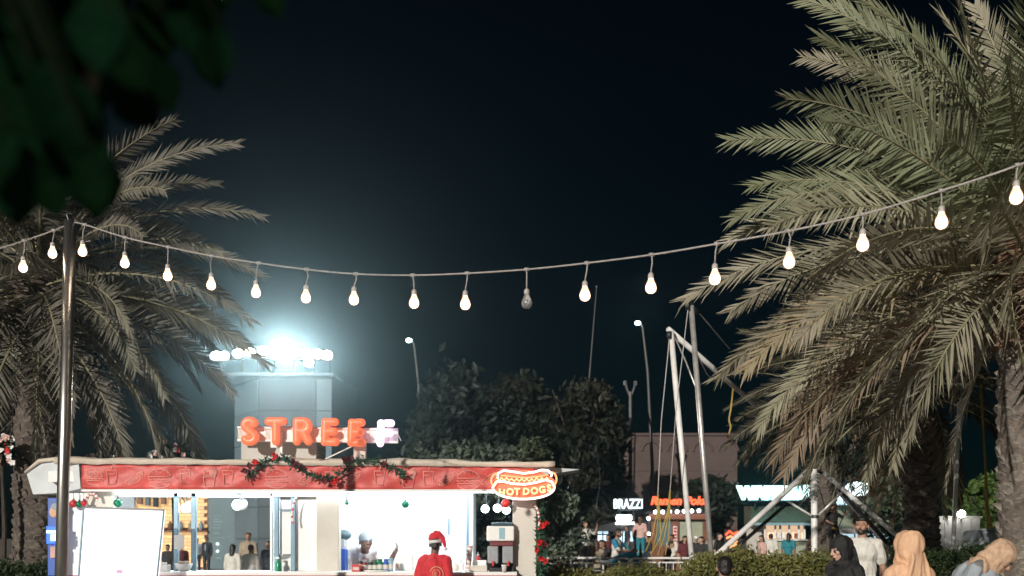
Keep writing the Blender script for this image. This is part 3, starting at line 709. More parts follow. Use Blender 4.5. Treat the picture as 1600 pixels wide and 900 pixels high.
def burger(cx, cy, s): 
    stroke(arc(cx, cy - 3 * s, 17 * s, 12 * s, 0, 180)); stroke([(cx - 17 * s, cy - 3 * s), (cx + 17 * s, cy - 3 * s)])
    stroke([(cx - 18 * s + 4 * s * i, cy + (2 if i % 2 else 0) * s) for i in range(10)]); stroke([(cx - 17 * s, cy + 5 * s), (cx + 17 * s, cy + 5 * s)]); stroke(arc(cx, cy + 6 * s, 17 * s, 8 * s, 180, 360))
    for i in range(-2, 3): stroke([(cx + i * 6 * s, cy - (9 + (i % 2) * 2) * s), (cx + (i * 6 + 2) * s, cy - (10 + (i % 2) * 2) * s)], .006)
def fries(cx, cy, s):
    stroke([(cx - 9 * s, cy), (cx - 7 * s, cy + 15 * s), (cx + 7 * s, cy + 15 * s), (cx + 9 * s, cy), (cx - 9 * s, cy)])
    for i in range(-4, 5): stroke([(cx + i * 2 * s, cy), (cx + (i * 2.6 + 1) * s, cy - (11 + 3 * (i % 2)) * s), (cx + (i * 2.6 + 2.6) * s, cy - (11 + 3 * (i % 2)) * s), (cx + (i * 2 + 1.6) * s, cy)])
def cup(cx, cy, s): stroke([(cx - 8 * s, cy - 8 * s), (cx - 5.5 * s, cy + 14 * s), (cx + 5.5 * s, cy + 14 * s), (cx + 8 * s, cy - 8 * s), (cx - 8 * s, cy - 8 * s)]); stroke([(cx, cy - 8 * s), (cx + 2 * s, cy - 16 * s), (cx + 7 * s, cy - 17 * s)]); stroke([(cx - 7 * s, cy - 2 * s), (cx + 7 * s, cy - 2 * s)])
def dog(cx, cy, s):
    P = lambda a, b_: (cx + (a * .82 - b_ * .5) * s, cy + (-a * .55 - b_ * .82) * s)
    stroke([P(16 * math.cos(R(a)), 4 * math.sin(R(a))) for a in range(0, 361, 24)]); stroke([P(14 * math.cos(R(a)), -3 + 4 * math.sin(R(a))) for a in range(170, 372, 20)]); stroke([P(-13 + 2.6 * i, 1.6 if i % 2 else -1.6) for i in range(11)])
fx = 152; k = 0
stroke(arc(153, 741, 9, 8, 0, 360, 20)); 
for i in range(5): stroke(arc(149 + 2.4 * i, 741 + (i % 2) * 2, 3.2, 3, 0, 300, 9), .003)
for cx, fn in ((157, burger), (183, cup), (219, dog), (257, burger), (296, cup), (333, fries), (362, cup), (437, burger), (483, dog), (520, cup), (553, dog), (596, cup), (640, fries), (671, cup), (698, dog), (733, burger), (765, dog)):
    fn(cx, {burger: 749, cup: 744, dog: 747, fries: 747}[fn] + rg.uniform(-1, 1) + (2 if cx > 480 else 0), 1.0 if cx != 157 else .72)
kind(kadd('banner_print', pm, 'banner_print', True), 'stuff')
# awning flap at the left end, and the awning tip at the right end
mb = MB()
p = [V((KX(132), YK - .18, KZ(724))), V((KX(134), YK - .16, KZ(764))), V((KX(100), YK - .02, KZ(770))), V((KX(46), YK + .1, KZ(772))), V((KX(34), YK + .12, KZ(737))), V((KX(62), YK + .06, KZ(721))), V((KX(98), YK - .05, KZ(719)))]
mb.add(p + [q + V((-.0, .9, .02)) for q in p], [(0, 6, 5, 4, 3, 2, 1), (7, 8, 9, 10, 11, 12, 13)] + [(i, (i + 1) % 7, 7 + (i + 1) % 7, 7 + i) for i in range(7)])
kadd('awning_flap', mb, 'awning')
mb = MB(); mb.tube([V((KX(33), YK + .11, KZ(737.5))), V((KX(60), YK + .03, KZ(720))), V((KX(98), YK - .07, KZ(717.5))), V((KX(132), YK - .2, KZ(722)))], [.02, .028, .03, .026], 8); kadd('awning_hem', mb, 'tarp', True)
kadd('awning_bracket', MB().bbox((KX(96), YK - .06, KZ(768)), (KX(133), YK - .035, KZ(728)), .004), 'cool_white')
mb = MB(); q = [V((KX(836), YK - .1, KZ(730))), V((KX(907), YK + .05, KZ(733))), V((KX(836), YK - .08, KZ(745)))]
mb.add(q + [v + V((0, .8, 0)) for v in q], [(0, 2, 1), (3, 4, 5), (0, 1, 4, 3), (1, 2, 5, 4), (2, 0, 3, 5)]); kadd('awning_tip', mb, 'awning')
# window catches under the banner
for x in (372, 542, 628, 707): kadd('hook', MB().bbox((KX(x - 4), YK - .02, KZ(771.5)), (KX(x + 4), YK + .015, KZ(768.5)), .004), 'dark_metal')

# ---- things at, on and in the kiosk
t = thing('rooftop_sign', 'row of puffy glowing letters on a white lattice over the kiosk roof', 'sign', at(500, 716, 13.6))
YS = 13.5
def SX(x): return (x - 800) / F * YS
def SZ(y): return CAM_H + (HORIZON - y) / F * YS
def ps(pts, r=.052): return MB().tube(pts, r, 14)
def letter(strokes, m, r=.056):
    mb = MB()
    for st in strokes:
        P = [V((SX(x), YS - .12, SZ(y))) for x, y in st]
        dn = [P[0]]
        for a_, b_ in zip(P, P[1:]): dn += [a_.lerp(b_, .5), b_]
        rr = [r] * len(dn); mb.tube(dn, rr, 12, caps=False)
        mb.ball(P[0], r, 12, 8); mb.ball(P[-1], r, 12, 8)
        for q in P[1:-1]: mb.ball(q, r * 1.005, 12, 8)
    me = remeshed(mb, .010, M[m], 'letter', 4); o = link('letter', me, t); return o
def off(st, dx, dy): return [[(x + dx, y + dy) for x, y in s] for s in st]
S_ = [arc(394, 665.5, 8, 6.5, 25, 250, 9) + arc(394, 684.5, 8.5, 7.0, 75, -150, 9)]
letter(S_, 'sign_orange')
letter([[(423, 660), (446, 660)], [(434.5, 660), (434.5, 691)]], 'sign_orange')
letter([[(467, 660), (467, 691)], [(467, 660)] + arc(478, 667.5, 7, 7.5, 90, -90, 8) + [(467, 675)], [(476, 675), (485, 691)]], 'sign_orange')
E_ = [[(526, 661), (511, 661), (510, 692), (527, 692)], [(511, 676), (524, 676)]]
letter(E_, 'sign_orange'); letter(off(E_, 41, 1), 'sign_orange')
letter([[(613, 663), (597, 663), (596, 694)], [(597, 678), (611, 678)]], 'sign_white', .05)
mb = MB()
for yy in (668, 688): mb.tube([(SX(371), YS + .0, SZ(yy)), (SX(622), YS + .0, SZ(yy + 3))], .018, 6)
for i in range(25):
    x = 372 + i * 10.2; mb.tube([(SX(x), YS, SZ(669)), (SX(x + 10), YS, SZ(689))], .005, 5)
add('lattice_rail', mb, 'white_metal', t)
for i in range(17): add('backing_panel', MB().bbox((SX(371 + i * 14.8), YS + .008, SZ(689.5 + i * .15)), (SX(385.4 + i * 14.8), YS + .02, SZ(668.5 + i * .15)), .003), 'white' if i % 3 else 'beige', t)
add('post', MB().bbox((SX(552), YS + .02, SZ(722)), (SX(571), YS + .12, SZ(691)), .006), 'beige', t)
add('post', MB().bbox((SX(439), YS - .07, SZ(724)), (SX(443), YS - .03, SZ(676)), .003), 'white_metal', t)
add('stay', MB().tube([(SX(508), YS + .02, SZ(717)), (SX(550), YS + .02, SZ(697))], .010, 6), 'galv', t)
add('tray', MB().bbox((SX(424), YS - .05, SZ(700)), (SX(443), YS - .02, SZ(674)), .004), 'white', t)
x0, x1, za, zb_ = SX(370), SX(490), KZ(719), SZ(687)
t2 = thing('roof_unit', 'beige box unit on the kiosk roof behind the first orange letters', 'roof unit', ((x0 + x1) / 2, YS + .5, za))
add('housing', MB().bbox((x0, YS + .2, za), (x1, YS + .9, zb_), .015), 'beige_dark', t2)
for i in range(5): add('slat', MB().bbox((x1 + .001, YS + .28, za + .04 + i * .04), (x1 + .012, YS + .82, za + .06 + i * .04), .003), 'grey', t2)

# neon hot dog sign
YN = 13.0
NX = lambda x: (x - 800) / F * YN
NZ = lambda y: CAM_H + (HORIZON - y) / F * YN
t = thing('hot_dog_sign', 'neon hot dog sign reading HOT DOGS on the kiosk corner', 'sign', (NX(819), YN, NZ(757)))
def npts(pp, dy=0): return [V((NX(x), YN - .03 + dy, NZ(y))) for x, y in pp]
lower = arc(818, 762, 48, 18, 178, 362, 26); upper_in = [(866, 760), (862, 753), (852, 750), (838, 754), (820, 757), (800, 756), (786, 752), (776, 753)]
topbun = [(778, 748), (778, 740), (787, 735.5), (800, 737), (818, 740), (834, 738), (846, 734.5), (856, 735), (862, 741), (861, 745)]
sausL = arc(776, 751, 8.5, 10.5, 80, 250, 10); sausR = arc(861, 749, 8.5, 11, 95, -80, 10)
sausage = [(776, 741), (770, 745), (768, 752), (772, 760)]
wave = [(776 + i * 3.9, 748 + (3.0 if i % 2 else -1.5) + (1.5 if 5 < i < 16 else 0)) for i in range(22)]
bd = npts(arc(819, 757, 50, 23, 0, 360, 40)[:-1], .05)
mb = MB(); n_ = len(bd); mb.add(bd + [q + V((0, .02, 0)) for q in bd], [tuple(range(n_)), tuple(range(2 * n_ - 1, n_ - 1, -1))] + [(i, n_ + i, n_ + (i + 1) % n_, (i + 1) % n_) for i in range(n_)])
add('backing_board', mb, 'neon_board', t)
add('neon_bun', MB().tube(npts(lower + upper_in), .0135, 10, closed=True), 'neon_white', t, smooth=True)
add('neon_bun', MB().tube(npts(topbun), .0135, 10), 'neon_white', t, smooth=True)
add('neon_sausage', MB().tube(npts(sausL), .0115, 8), 'neon_orange', t, smooth=True)
add('neon_sausage', MB().tube(npts(sausR), .0115, 8), 'neon_orange', t, smooth=True)
add('neon_mustard', MB().tube(npts(wave, -.012), .009, 8), 'neon_yellow', t, smooth=True)
add('neon_sausage_line', MB().tube(npts([(782, 743), (800, 745), (820, 747), (840, 745), (856, 742)], .0), .008, 8), 'neon_orange', t, smooth=True)
for i, ch in enumerate('HOT DOGS'):
    if ch == ' ': continue
    u = ([784, 797, 808, 0, 822, 835, 847, 858][i] - 819) / 38; put_text('neon_letter', ch, .118, .008, 'neon_letter', (NX(819 + u * 38), YN - .03, NZ(767 - 3.5 * u * abs(u) + 1.5 * (1 - u * u))), t, bevel=.004, tilt=R(7 * u))
for x in (790, 848): add('bracket', MB().bbox((NX(x - 1), YN + .06, NZ(752)), (NX(x + 1), YN + .26, NZ(750)), .003), 'dark_metal', t)

# white lit menu board in front of the first window
YB_ = 12.55
t = thing('menu_lightbox', 'large white glowing board standing before the first window', 'sign board', at(190, 900, YB_))
c4 = [at(131, 793, YB_), at(256, 797, YB_), at(245, 905, YB_), at(123, 903, YB_)]
for q in (c4[2], c4[3]): pass
dn = (c4[3] - c4[0]).normalized(); L_ = c4[0].z - .35
c4[2] = c4[1] + (c4[2] - c4[1]).normalized() * L_; c4[3] = c4[0] + dn * L_
mb = MB(); mb.add(c4 + [q + V((0, .07, 0)) for q in c4], [(0, 3, 2, 1), (4, 5, 6, 7), (0, 1, 5, 4), (1, 2, 6, 5), (2, 3, 7, 6), (3, 0, 4, 7)]); add('face', mb, 'lightbox', t)
for i in range(4): add('frame', MB().tube([c4[i] + V((0, -.002, 0)), c4[(i + 1) % 4] + V((0, -.002, 0))], .0125, 6), 'frame_blue' if i else 'grey', t)
for q in (c4[2], c4[3]): add('leg', MB().tube([q + V((0, .03, 0)), V((q.x, q.y + .03, 0))], .02, 8), 'grey', t)
lp = at(188, 893, YB_ - .006)
for k, (dx, dz, w_, h_) in enumerate(((0, .035, .10, .012), (-.012, .0, .075, .04), (.045, -.005, .012, .045), (0, -.042, .10, .010))):
    add('pink_print', MB().box((lp.x + dx - w_ / 2, lp.y - .002, lp.z + dz - h_ / 2), (lp.x + dx + w_ / 2, lp.y, lp.z + dz + h_ / 2)), 'pink_print', t)
lp = at(163, 878, YB_ - .006); add('pale_print', MB().box((lp.x - .09, lp.y - .002, lp.z - .014), (lp.x + .09, lp.y, lp.z + .014)), mat('pale_blue_print', (.6, .75, .8), .5, emit=(.85, .97, 1), es=1.0), t)

# blue lit sign at the side
t = thing('ice_cream_sign', 'small upright blue lit sign behind the steel pole', 'sign', at(84, 880, 13.2))
add('panel', MB().bbox(tuple(at(74, 900, 13.1)), tuple(at(96, 778, 13.16)), .01), 'blue', t)
add('lit_panel', MB().bbox(tuple(at(72, 850, 13.07)), tuple(at(96, 822, 13.095)), .008), 'blue_lit', t)
add('white_print', MB().bbox(tuple(at(72, 833, 13.05)), tuple(at(96, 829, 13.065)), .004), 'sign_ice', t)
add('white_print', MB().bbox(tuple(at(79, 845, 13.05)), tuple(at(96, 834.5, 13.065)), .004), 'sign_ice', t)
add('picture', MB().ball(at(84, 800, 13.09), (.06, .015, .07), 12, 8), 'c_peach', t); add('picture', MB().ball(at(86, 792, 13.085), (.055, .015, .05), 12, 8), 'c_grey', t)
add('picture', MB().bbox(tuple(at(78, 872, 13.07)), tuple(at(92, 854, 13.09)), .01), 'c_pink', t)
add('post', MB().tube([at(85, 900, 13.13), V((KX(85), 13.13, 0))], .03, 8), 'grey', t)

# garland of fir and red flowers on the banner
def garland(label, path, seed, n=240, flowers=()):
    rg = random.Random(seed); t = thing('christmas_garland', label, 'garland', path[0])
    D = []
    for a_, b_ in zip(path, path[1:]): D += [a_.lerp(b_, i / 6) for i in range(6)]
    add('stem', MB().tube(D, .012, 5), 'green_tinsel', t)
    mb = MB()
    for i in range(n):
        p = D[rg.randrange(len(D))] + V((rg.gauss(0, .02), rg.gauss(-.01, .02), rg.gauss(0, .02)))
        dv = V((rg.gauss(0, 1), rg.gauss(-.4, .7), rg.gauss(0, 1))).normalized(); a_ = dv.orthogonal().normalized(); L = rg.uniform(.05, .095)
        mb.add([p, p + dv * L * .5 + a_ * .012, p + dv * L, p + dv * L * .5 - a_ * .012], [(0, 1, 2, 3)])
    o = add('needles', mb, 'green_tinsel', t)
    for f in flowers:
        mb = MB()
        for j in range(9):
            a_ = j * 2.4; el = .2 + .9 * rg.random(); dv = V((math.cos(a_) * math.sin(el), -math.cos(el), math.sin(a_) * math.sin(el))); s_ = V((-math.sin(a_), 0, math.cos(a_))); L = rg.uniform(.05, .08)
            mb.add([f + V((0, -.03, 0)), f + V((0, -.03, 0)) + dv * L * .55 + s_ * .022, f + V((0, -.03, 0)) + dv * L, f + V((0, -.03, 0)) + dv * L * .55 - s_ * .022], [(0, 1, 2, 3)])
        mb.ball(f + V((0, -.04, 0)), .012, 8, 6); add('flower', mb, 'maroon' if rg.random() < .4 else 'red', t)
    return t
YG = YK - .25
garland('fir garland with dark red flowers draped over the red banner under the letters', [at(x, y, YG) for x, y in ((386, 745), (396, 735), (412, 722), (432, 715), (448, 717), (462, 729), (482, 741), (505, 749), (524, 746), (540, 735), (549, 722), (565, 718), (590, 722), (612, 729), (626, 735), (628, 748))], 3, 420,
        [at(x, y, YG) for x, y in ((392, 729), (401, 722), (431, 713), (461, 724), (466, 730), (540, 720), (548, 718), (527, 748), (598, 725), (384, 736), (522, 753), (508, 751))])
garland('fir garland with red flowers hanging down the corner pillar of the kiosk', [at(x, y, YK - .08) for x, y in ((843, 790), (845, 815), (843, 840), (847, 862), (844, 885), (846, 920))], 4, 330,
        [at(x, y, YK - .10) for x, y in ((852, 818), (846, 822), (843, 848), (850, 850), (851, 876), (845, 872), (838, 858))])
# candy canes and baubles
cane_n = [0]
def cane(label, pts, Y, r):
    t = thing('candy_cane', label, 'decoration', at(*pts[0], Y)); P = [at(x, y, Y) for x, y in pts]; D = []
    for a_, b_ in zip(P, P[1:]): D += [a_.lerp(b_, i / 4) for i in range(4)]
    D.append(P[-1])
    for i in range(len(D) - 1): add('stripe', MB().tube([D[i], D[i + 1]], r, 8), 'red' if i % 3 == 0 else 'white', t)
cane('red and white striped candy cane hung beside the glowing board', [(133, 793), (134, 783), (138, 774), (144, 770), (150, 773), (152, 782)], YK - .12, .02)
cane('small striped candy cane hung at the end of the first window', [(458, 818), (456, 806), (458, 790), (461, 780), (465, 777)], YK - .06, .014)
cane('striped candy cane on the corner pillar below the hot dog sign', [(842, 828), (843, 812), (841, 800), (838, 792), (834, 788)], YK - .10, .018)
def bauble(label, x, y, Y, r, m, hang=None):
    c = at(x, y, Y); t = thing('bauble', label, 'decoration', c)
    add('ball', MB().ball(c, r, 16, 12), m, t, smooth=True)
    add('cap', MB().lathe([(.012, 0), (.012, .016), (.006, .02)], c + V((0, 0, r - .004))), 'dark_metal', t)
    add('string', MB().tube([c + V((0, 0, r + .012)), at(x, hang or (y - 12), Y)], .003, 4), 'dark_metal', t)
bauble('shiny green bauble hung over the top edge of the glowing board', 184, 786, YK - .1, .055, 'green_deco', 766)
bauble('teal green bauble hung in the middle of the second window', 633.5, 788, YK - .02, .05, 'green_deco', 768)
bauble('tiny teal bauble hung next to the middle pillar', 542, 786, YK - .02, .024, 'green_deco', 768)
bauble('red bauble hung just under the hot dog sign', 790, 787, YN + .1, .058, 'red', 768)
bauble('small red bauble hung at the kiosk corner beside the steel pole', 115, 787, YK - .1, .05, 'red', 769)
bauble('small green bauble between two red ones beside the glowing board', 124, 788, YK - .14, .045, 'green_deco', 769)
bauble('orange red bauble touching the candy cane beside the glowing board', 131, 786, YK - .16, .038, 'red', 769)
def spot(label, x, y, Y, ring=True, r=.055):
    c = at(x, y, Y); t = thing('spot_lamp', label, 'lamp', c)
    add('bulb', MB().ball(c, r, 14, 10), 'spot', t, smooth=True)
    if ring:
        T = Matrix.Rotation(R(75), 4, 'X'); add('shade', MB().lathe([(.03, -.01), (.075, .0), (.085, .03), (.06, .05), (.02, .055)], c + V((.07, -.04, .0)), 18, T), 'cool_white', t, smooth=True)
    add('stem', MB().tube([c + V((.02, 0, r * .9)), at(x + 2, 770, Y)], .008, 6), 'dark_metal', t)
spot('dazzling lamp with a round shade hung before the slate wall', 371, 789, YK + .2, True, .07)
spot('dazzling lamp with a white shade hung between the blue window posts', 290, 794, YK + .2, True, .06)
for i, (x, y, lb) in enumerate(((758, 795, 'round white globe lamp nearest the white partition'), (777, 794, 'round white globe lamp in the middle, over the drink machine'), (791, 797, 'round white globe lamp nearest the beige corner pillar'))):
    spot(lb + ' in the second window', x, y, YK + .8, False, .055)

# menu paper, drink machine, cups, jars and boxes on the counter
def on_counter(x, Y, z=1.148): return V(((x - 800) / F * Y, Y, z))
t = tag(add('notice', MB().box(tuple(at(272, 858, YK + .02)), tuple(at(288, 836, YK + .026))), 'paper'), 'white paper notice stuck on the blue window posts', 'notice')
YD = YK - .05
t = thing('drink_machine', 'cold drink machine with two clear tanks and a maroon band', 'drink machine', on_counter(784, YD))
dx0, dx1 = KX(762, YD), KX(803, YD)
add('base', MB().bbox((dx0 + .02, YD - .14, 1.149), (dx1, YD + .16, 1.20), .01), 'black', t)
add('back', MB().bbox((dx0 + .04, YD + .02, 1.20), (dx1 - .01, YD + .15, KZ(852, YD)), .01), 'black', t)
for x in (771, 794):
    add('tank', MB().bbox((KX(x - 9, YD), YD - .14, KZ(880, YD)), (KX(x + 8, YD), YD + .0, KZ(853, YD)), .015), 'grey', t)
    add('tap', MB().bbox((KX(x - 1.5, YD), YD - .19, KZ(884, YD)), (KX(x + 1.5, YD), YD - .145, KZ(876, YD)), .006), 'red', t)
add('band', MB().bbox((dx0 + .03, YD - .15, KZ(853, YD)), (dx1 - .005, YD + .16, KZ(846, YD)), .01), 'maroon', t)
add('cabinet', MB().bbox((dx0 - .01, YD - .15, KZ(845.5, YD)), (dx1 + .005, YD + .16, KZ(822, YD)), .02), 'white', t)
add('window', MB().bbox((KX(780, YD), YD - .156, KZ(842, YD)), (KX(789, YD), YD - .151, KZ(825, YD)), .002), 'fascia_blue', t)
add('lid', MB().bbox((dx0 + .05, YD - .155, KZ(821.5, YD)), (dx1 - .01, YD + .15, KZ(816.5, YD)), .02), 'slate_dark', t)
cupm = MB().lathe([(.026, 0), (.036, .085), (.039, .088), (.037, .092)], n=16).mesh('cup', M['paper'], True)
o = link('paper_cup', cupm); o.location = on_counter(788, YD - .27); tag(o, 'white paper cup under the tap of the drink machine', 'cup')
t = thing('cup_stack', 'tall leaning stack of paper cups beside the drink machine', 'cup stack', on_counter(731, YK - .1), group=None)
for i in range(12):
    o = link('cup', MB().lathe([(.037, 0), (.037, .02), (.040, .024), (.034, .034)], n=14).mesh('cup', M['paper' if i % 2 == 0 else 'c_pink'], True), t, True); o.location = (.0025 * i, 0, .0275 * i)
t = thing('takeaway_box', 'pale open takeaway box at the foot of the cup stack', 'box', on_counter(748, YK - .12))
add('box', MB().bbox((KX(736), YK - .22, 1.149), (KX(762), YK - .02, 1.225), .008), 'beige', t); add('lid', MB().bbox((KX(738), YK - .0, 1.215), (KX(760), YK + .015, 1.29), .005), 'white', t)
for i, (x, m_, h, r, lb) in enumerate(((721, 'cool_white', .13, .035, 'white sauce tub standing behind the man in the red shirt'), (712, 'beige', .10, .04, 'small beige tub beside the red shirted man'), (747, 'red', .22, .028, 'red squeeze bottle behind the takeaway box'))):
    Y = YK + .18; t = thing('sauce_container', lb, 'container', on_counter(x, Y)); c = on_counter(x, Y)
    add('body', MB().lathe([(r * .9, 0), (r, .01), (r, h * .75), (r * .6, h * .9)], c, 14), m_, t, smooth=True); add('lid', MB().lathe([(r * .62, h * .9), (r * .62, h * .96), (r * .2, h), (r * .15, h * 1.12)], c, 12), 'white' if i == 2 else 'grey', t)
tin = [(563, 'black', 'dark tall sauce bottle, first of the row under the vendor', .17, .03), (570, 'maroon', 'maroon jar in the row under the vendor', .15, .035), (579, 'black', 'dark jar with a pale band under the vendor', .15, .035), (586, 'green_tinsel', 'dull green jar under the chin of the vendor', .15, .032), (594, 'green_deco', 'bright green topped jar in the row before the vendor', .16, .038), (603, 'blue', 'blue topped jar in the row before the vendor', .16, .036), (611, 'fascia_blue', 'pale blue bottle at the end of the jar row', .17, .03)]
for x, m_, lb, h, r in tin:
    Y = YK - .1; c = on_counter(x, Y); t = thing('jar', lb, 'jar', c, group='jars along the counter before the vendor')
    add('body', MB().lathe([(r * .95, 0), (r, .008), (r, h * .72), (r * .75, h * .8)], c, 14), m_, t, smooth=True); add('lid', MB().lathe([(r * .78, h * .8), (r * .8, h * .82), (r * .8, h), (r * .5, h * 1.01)], c, 14), 'grey' if m_ in ('black', 'maroon') else m_, t); add('wrapper', MB().lathe([(r * 1.015, h * .2), (r * 1.015, h * .55)], c, 14), 'white' if i % 2 else 'beige', t)
t = thing('snack_box', 'red printed cardboard box at the start of the jar row', 'box', on_counter(560, YK - .22)); add('box', MB().bbox((KX(555), YK - .26, 1.149), (KX(567), YK - .18, 1.24), .004), 'red', t); add('wrapper', MB().bbox((KX(556.5), YK - .264, 1.17), (KX(565.5), YK - .261, 1.21), .001), 'beige', t)
t = thing('tray', 'shallow pale tray lying in front of the jars', 'tray', on_counter(585, YK - .25)); add('dish', MB().lathe([(.14, 0), (.17, .022), (.165, .024), (.135, .006)], on_counter(588, YK - .15), 22), 'white', t, smooth=True)
t = thing('water_dispenser', 'water dispenser with a blue bottle beside the middle pillar', 'dispenser', V((KX(537, YK + .5), YK + .5, 0)))
xa, xb = KX(529, YK + .5), KX(541, YK + .5)
add('body', MB().bbox((xa - .12, YK + .4, .18), (xb, YK + .65, KZ(857, YK + .5)), .02), 'blue', t); add('neck', MB().bbox((xa - .1, YK + .42, KZ(856, YK + .5)), (xb - .01, YK + .63, KZ(842, YK + .5)), .02), 'cool_white', t); add('bottle', MB().ball((KX(535, YK + .5), YK + .52, KZ(836, YK + .5)), (.12, .12, .075), 16, 10), 'slate', t, smooth=True)
t = thing('glass_bowl', 'wide clear glass bowl on the counter behind the candy cane', 'bowl', on_counter(446, YK + .2)); c = on_counter(446, YK + .2); add('bowl', MB().lathe([(.05, 0), (.05, .012), (.02, .03), (.02, .12), (.10, .15), (.155, .22), (.15, .222), (.095, .158), (.01, .13)], c, 24), 'glass', t, smooth=True)
for k, (dx, dy, m_) in enumerate(((-.06, .02, 'white'), (.03, .03, 'white'), (.07, -.03, 'c_grey'), (-.01, -.05, 'paper'))): add('sweet', MB().ball(c + V((dx, dy, .205)), (.05, .045, .035), 10, 8), m_, t, smooth=True)
t = thing('spray_bottle', 'green plastic bottle on the counter under the glass bowl', 'bottle', on_counter(435, YK - .05)); c = on_counter(435, YK - .05); add('body', MB().lathe([(.035, 0), (.038, .01), (.038, .10), (.016, .14), (.014, .16)], c, 14), 'green_deco', t, smooth=True); add('nozzle', MB().bbox((c.x - .04, c.y - .012, c.z + .16), (c.x + .015, c.y + .012, c.z + .185), .005), 'white', t)
t = thing('white_bowl', 'white bowl of food standing before the blue window posts', 'bowl', on_counter(287, YK - .1)); c = on_counter(287, YK - .1); add('bowl', MB().lathe([(.05, 0), (.09, .04), (.115, .10), (.11, .1), (.05, .05)], c, 20), 'white', t, smooth=True)
for k in range(5): add('food', MB().ball(c + V((rg.uniform(-.05, .05), rg.uniform(-.04, .04), .105)), (.035, .035, .03), 8, 6), rg.choice(['yellow', 'leaf_lime', 'c_khaki']), t, smooth=True)
t = thing('napkin_box', 'white napkin box at the edge of the glowing board', 'box', on_counter(260, YK - .1)); add('box', MB().bbox((KX(253), YK - .17, 1.149), (KX(269), YK - .05, 1.235), .008), 'white', t); add('napkin', MB().bbox((KX(257), YK - .13, 1.236), (KX(265), YK - .09, 1.262), .006), 'paper', t)

# bright flowers at the side of the view and behind the roof edge
def flower_bush(label, x, y, Y, rx_, rz_, seed, n=26):
    rg = random.Random(seed); c = at(x, y, Y); t = thing('flowering_bush', label, 'bush', (c.x, Y, 0))
    add('stem', MB().tube([(c.x, Y, 0), (c.x + .05, Y, c.z * .6), (c.x, Y, c.z)], [.05, .035, .02], 7), 'wood_bark', t)
    mb = MB(); leaf_cloud(mb, c, (rx_, rx_ * .6, rz_), 500, .06, rg, 14); add('foliage', mb, 'leaf_hedge_dark', t)
    for i in range(n):
        p = c + V((rg.uniform(-1, 1) * rx_, -rx_ * rg.uniform(.2, .6), rg.uniform(-1, 1) * rz_)); mb = MB()
        for j in range(5):
            a_ = j * 1.256 + rg.random(); dv = V((math.cos(a_), -.35, math.sin(a_))); s_ = V((-math.sin(a_), 0, math.cos(a_))); L = rg.uniform(.035, .06)
            mb.add([p, p + dv * L * .6 + s_ * .022, p + dv * L, p + dv * L * .6 - s_ * .022], [(0, 1, 2, 3)])
        add('flower', mb, rg.choice(['white', 'c_pink', 'red', 'white']), t)
flower_bush('bush with white and red blossoms beside the dimmed palm trunk', 2, 703, 15.0, .22, .22, 61, 34)
flower_bush('blossoming bush peeping over the kiosk roof below the hanging fronds', 268, 712, 16.6, .32, .22, 62, 16)
flower_bush('small blossoming bush over the roof edge close to the steel pole', 172, 722, 16.6, .35, .12, 63, 9)

# ------------------------------------------------------------------ what shows through the first window
YL = 50.0
t = thing('lit_shop', 'golden lit shop front far behind the first window', 'shop', at(250, 838, YL))
bk = at(140, 905, YL); tk = at(327, 760, YL)
add('wall', MB().box((bk.x, YL + .1, 0), (tk.x, YL + .5, 4.4)), 'gold_wood', t)
tile = MB().bbox((0, 0, 0), (.30, .12, .16), .012).mesh('tile', M['glowing_tile'])
nxt = int((tk.x - bk.x) / .315)
for i in range(nxt):
    for k in range(int(3.9 / .175)):
        z = .1 + k * .175
        if 1.75 < z < 1.98: continue
        o = link('tile', tile, t); o.location = (bk.x + .01 + i * .315 + (.15 if k % 2 else 0) - .08, YL - .04 - .02 * random.random(), z)
zsh = at(0, 829, YL).z
add('shelf', MB().bbox((bk.x, YL - .4, zsh - .08), (tk.x, YL + .0, zsh), .02), 'gold_wood', t)
add('shelf', MB().bbox((bk.x, YL - .4, at(0, 778, YL).z), (tk.x - 1, YL + .0, at(0, 776, YL).z), .02), 'slate_dark', t)
for i in range(11):
    x = bk.x + .5 + i * .5; o = add('vase', MB().lathe([(.08, 0), (.14, .12), (.12, .3), (.05, .4), (.07, .45)], (x, YL - .2, zsh), 12), rg.choice(['white', 'c_khaki', 'c_grey', 'gold_wood']), t, smooth=True)
for i in range(7):
    x = bk.x + 1.3 + i * .38; add('hanging_box', MB().bbox((x, YL - .3, at(0, 788 + (i % 3) * 2, YL).z), (x + .22, YL - .1, at(0, 777, YL).z), .02), rg.choice(['blue', 'slate_dark', 'c_navy', 'gold_wood']), t)
t = thing('slate_building', 'grey blue panelled building front with faint chalk menu lines', 'building', at(372, 838, YL))
x0, x1, x2 = at(327, 838, YL).x, at(402, 838, YL).x, at(428, 838, YL).x
add('wall', MB().bbox((x0 + .01, YL - .2, 0), (x1, YL + .3, 5), .02), 'slate', t); add('wall', MB().bbox((x1 + .005, YL - .1, 0), (x2 + 3, YL + .3, 4.9), .02), 'slate_dark', t)
for k, (ya, xa, ln) in enumerate(((806, 334, 12), (811, 334, 10), (815, 334, 14), (820, 334, 12), (825, 334, 13), (833, 334, 10), (840, 334, 19), (806, 370, 12), (812, 370, 15), (821, 371, 14), (826, 371, 16), (840, 372, 8), (848, 334, 9), (864, 336, 8), (872, 337, 9), (812, 391, 3), (822, 391, 3), (838, 357, 2.5), (826, 357, 2))):
    p0 = at(xa, ya, YL - .2)
    for q in range(int(ln / 2.2)):
        hh = .035 + .02 * ((k * 7 + q * 3) % 3); add('chalk_mark', MB().box((p0.x + q * .068, YL - .206, p0.z - hh / 2), (p0.x + q * .068 + .045, YL - .202, p0.z + hh / 2)), 'chalk', t)
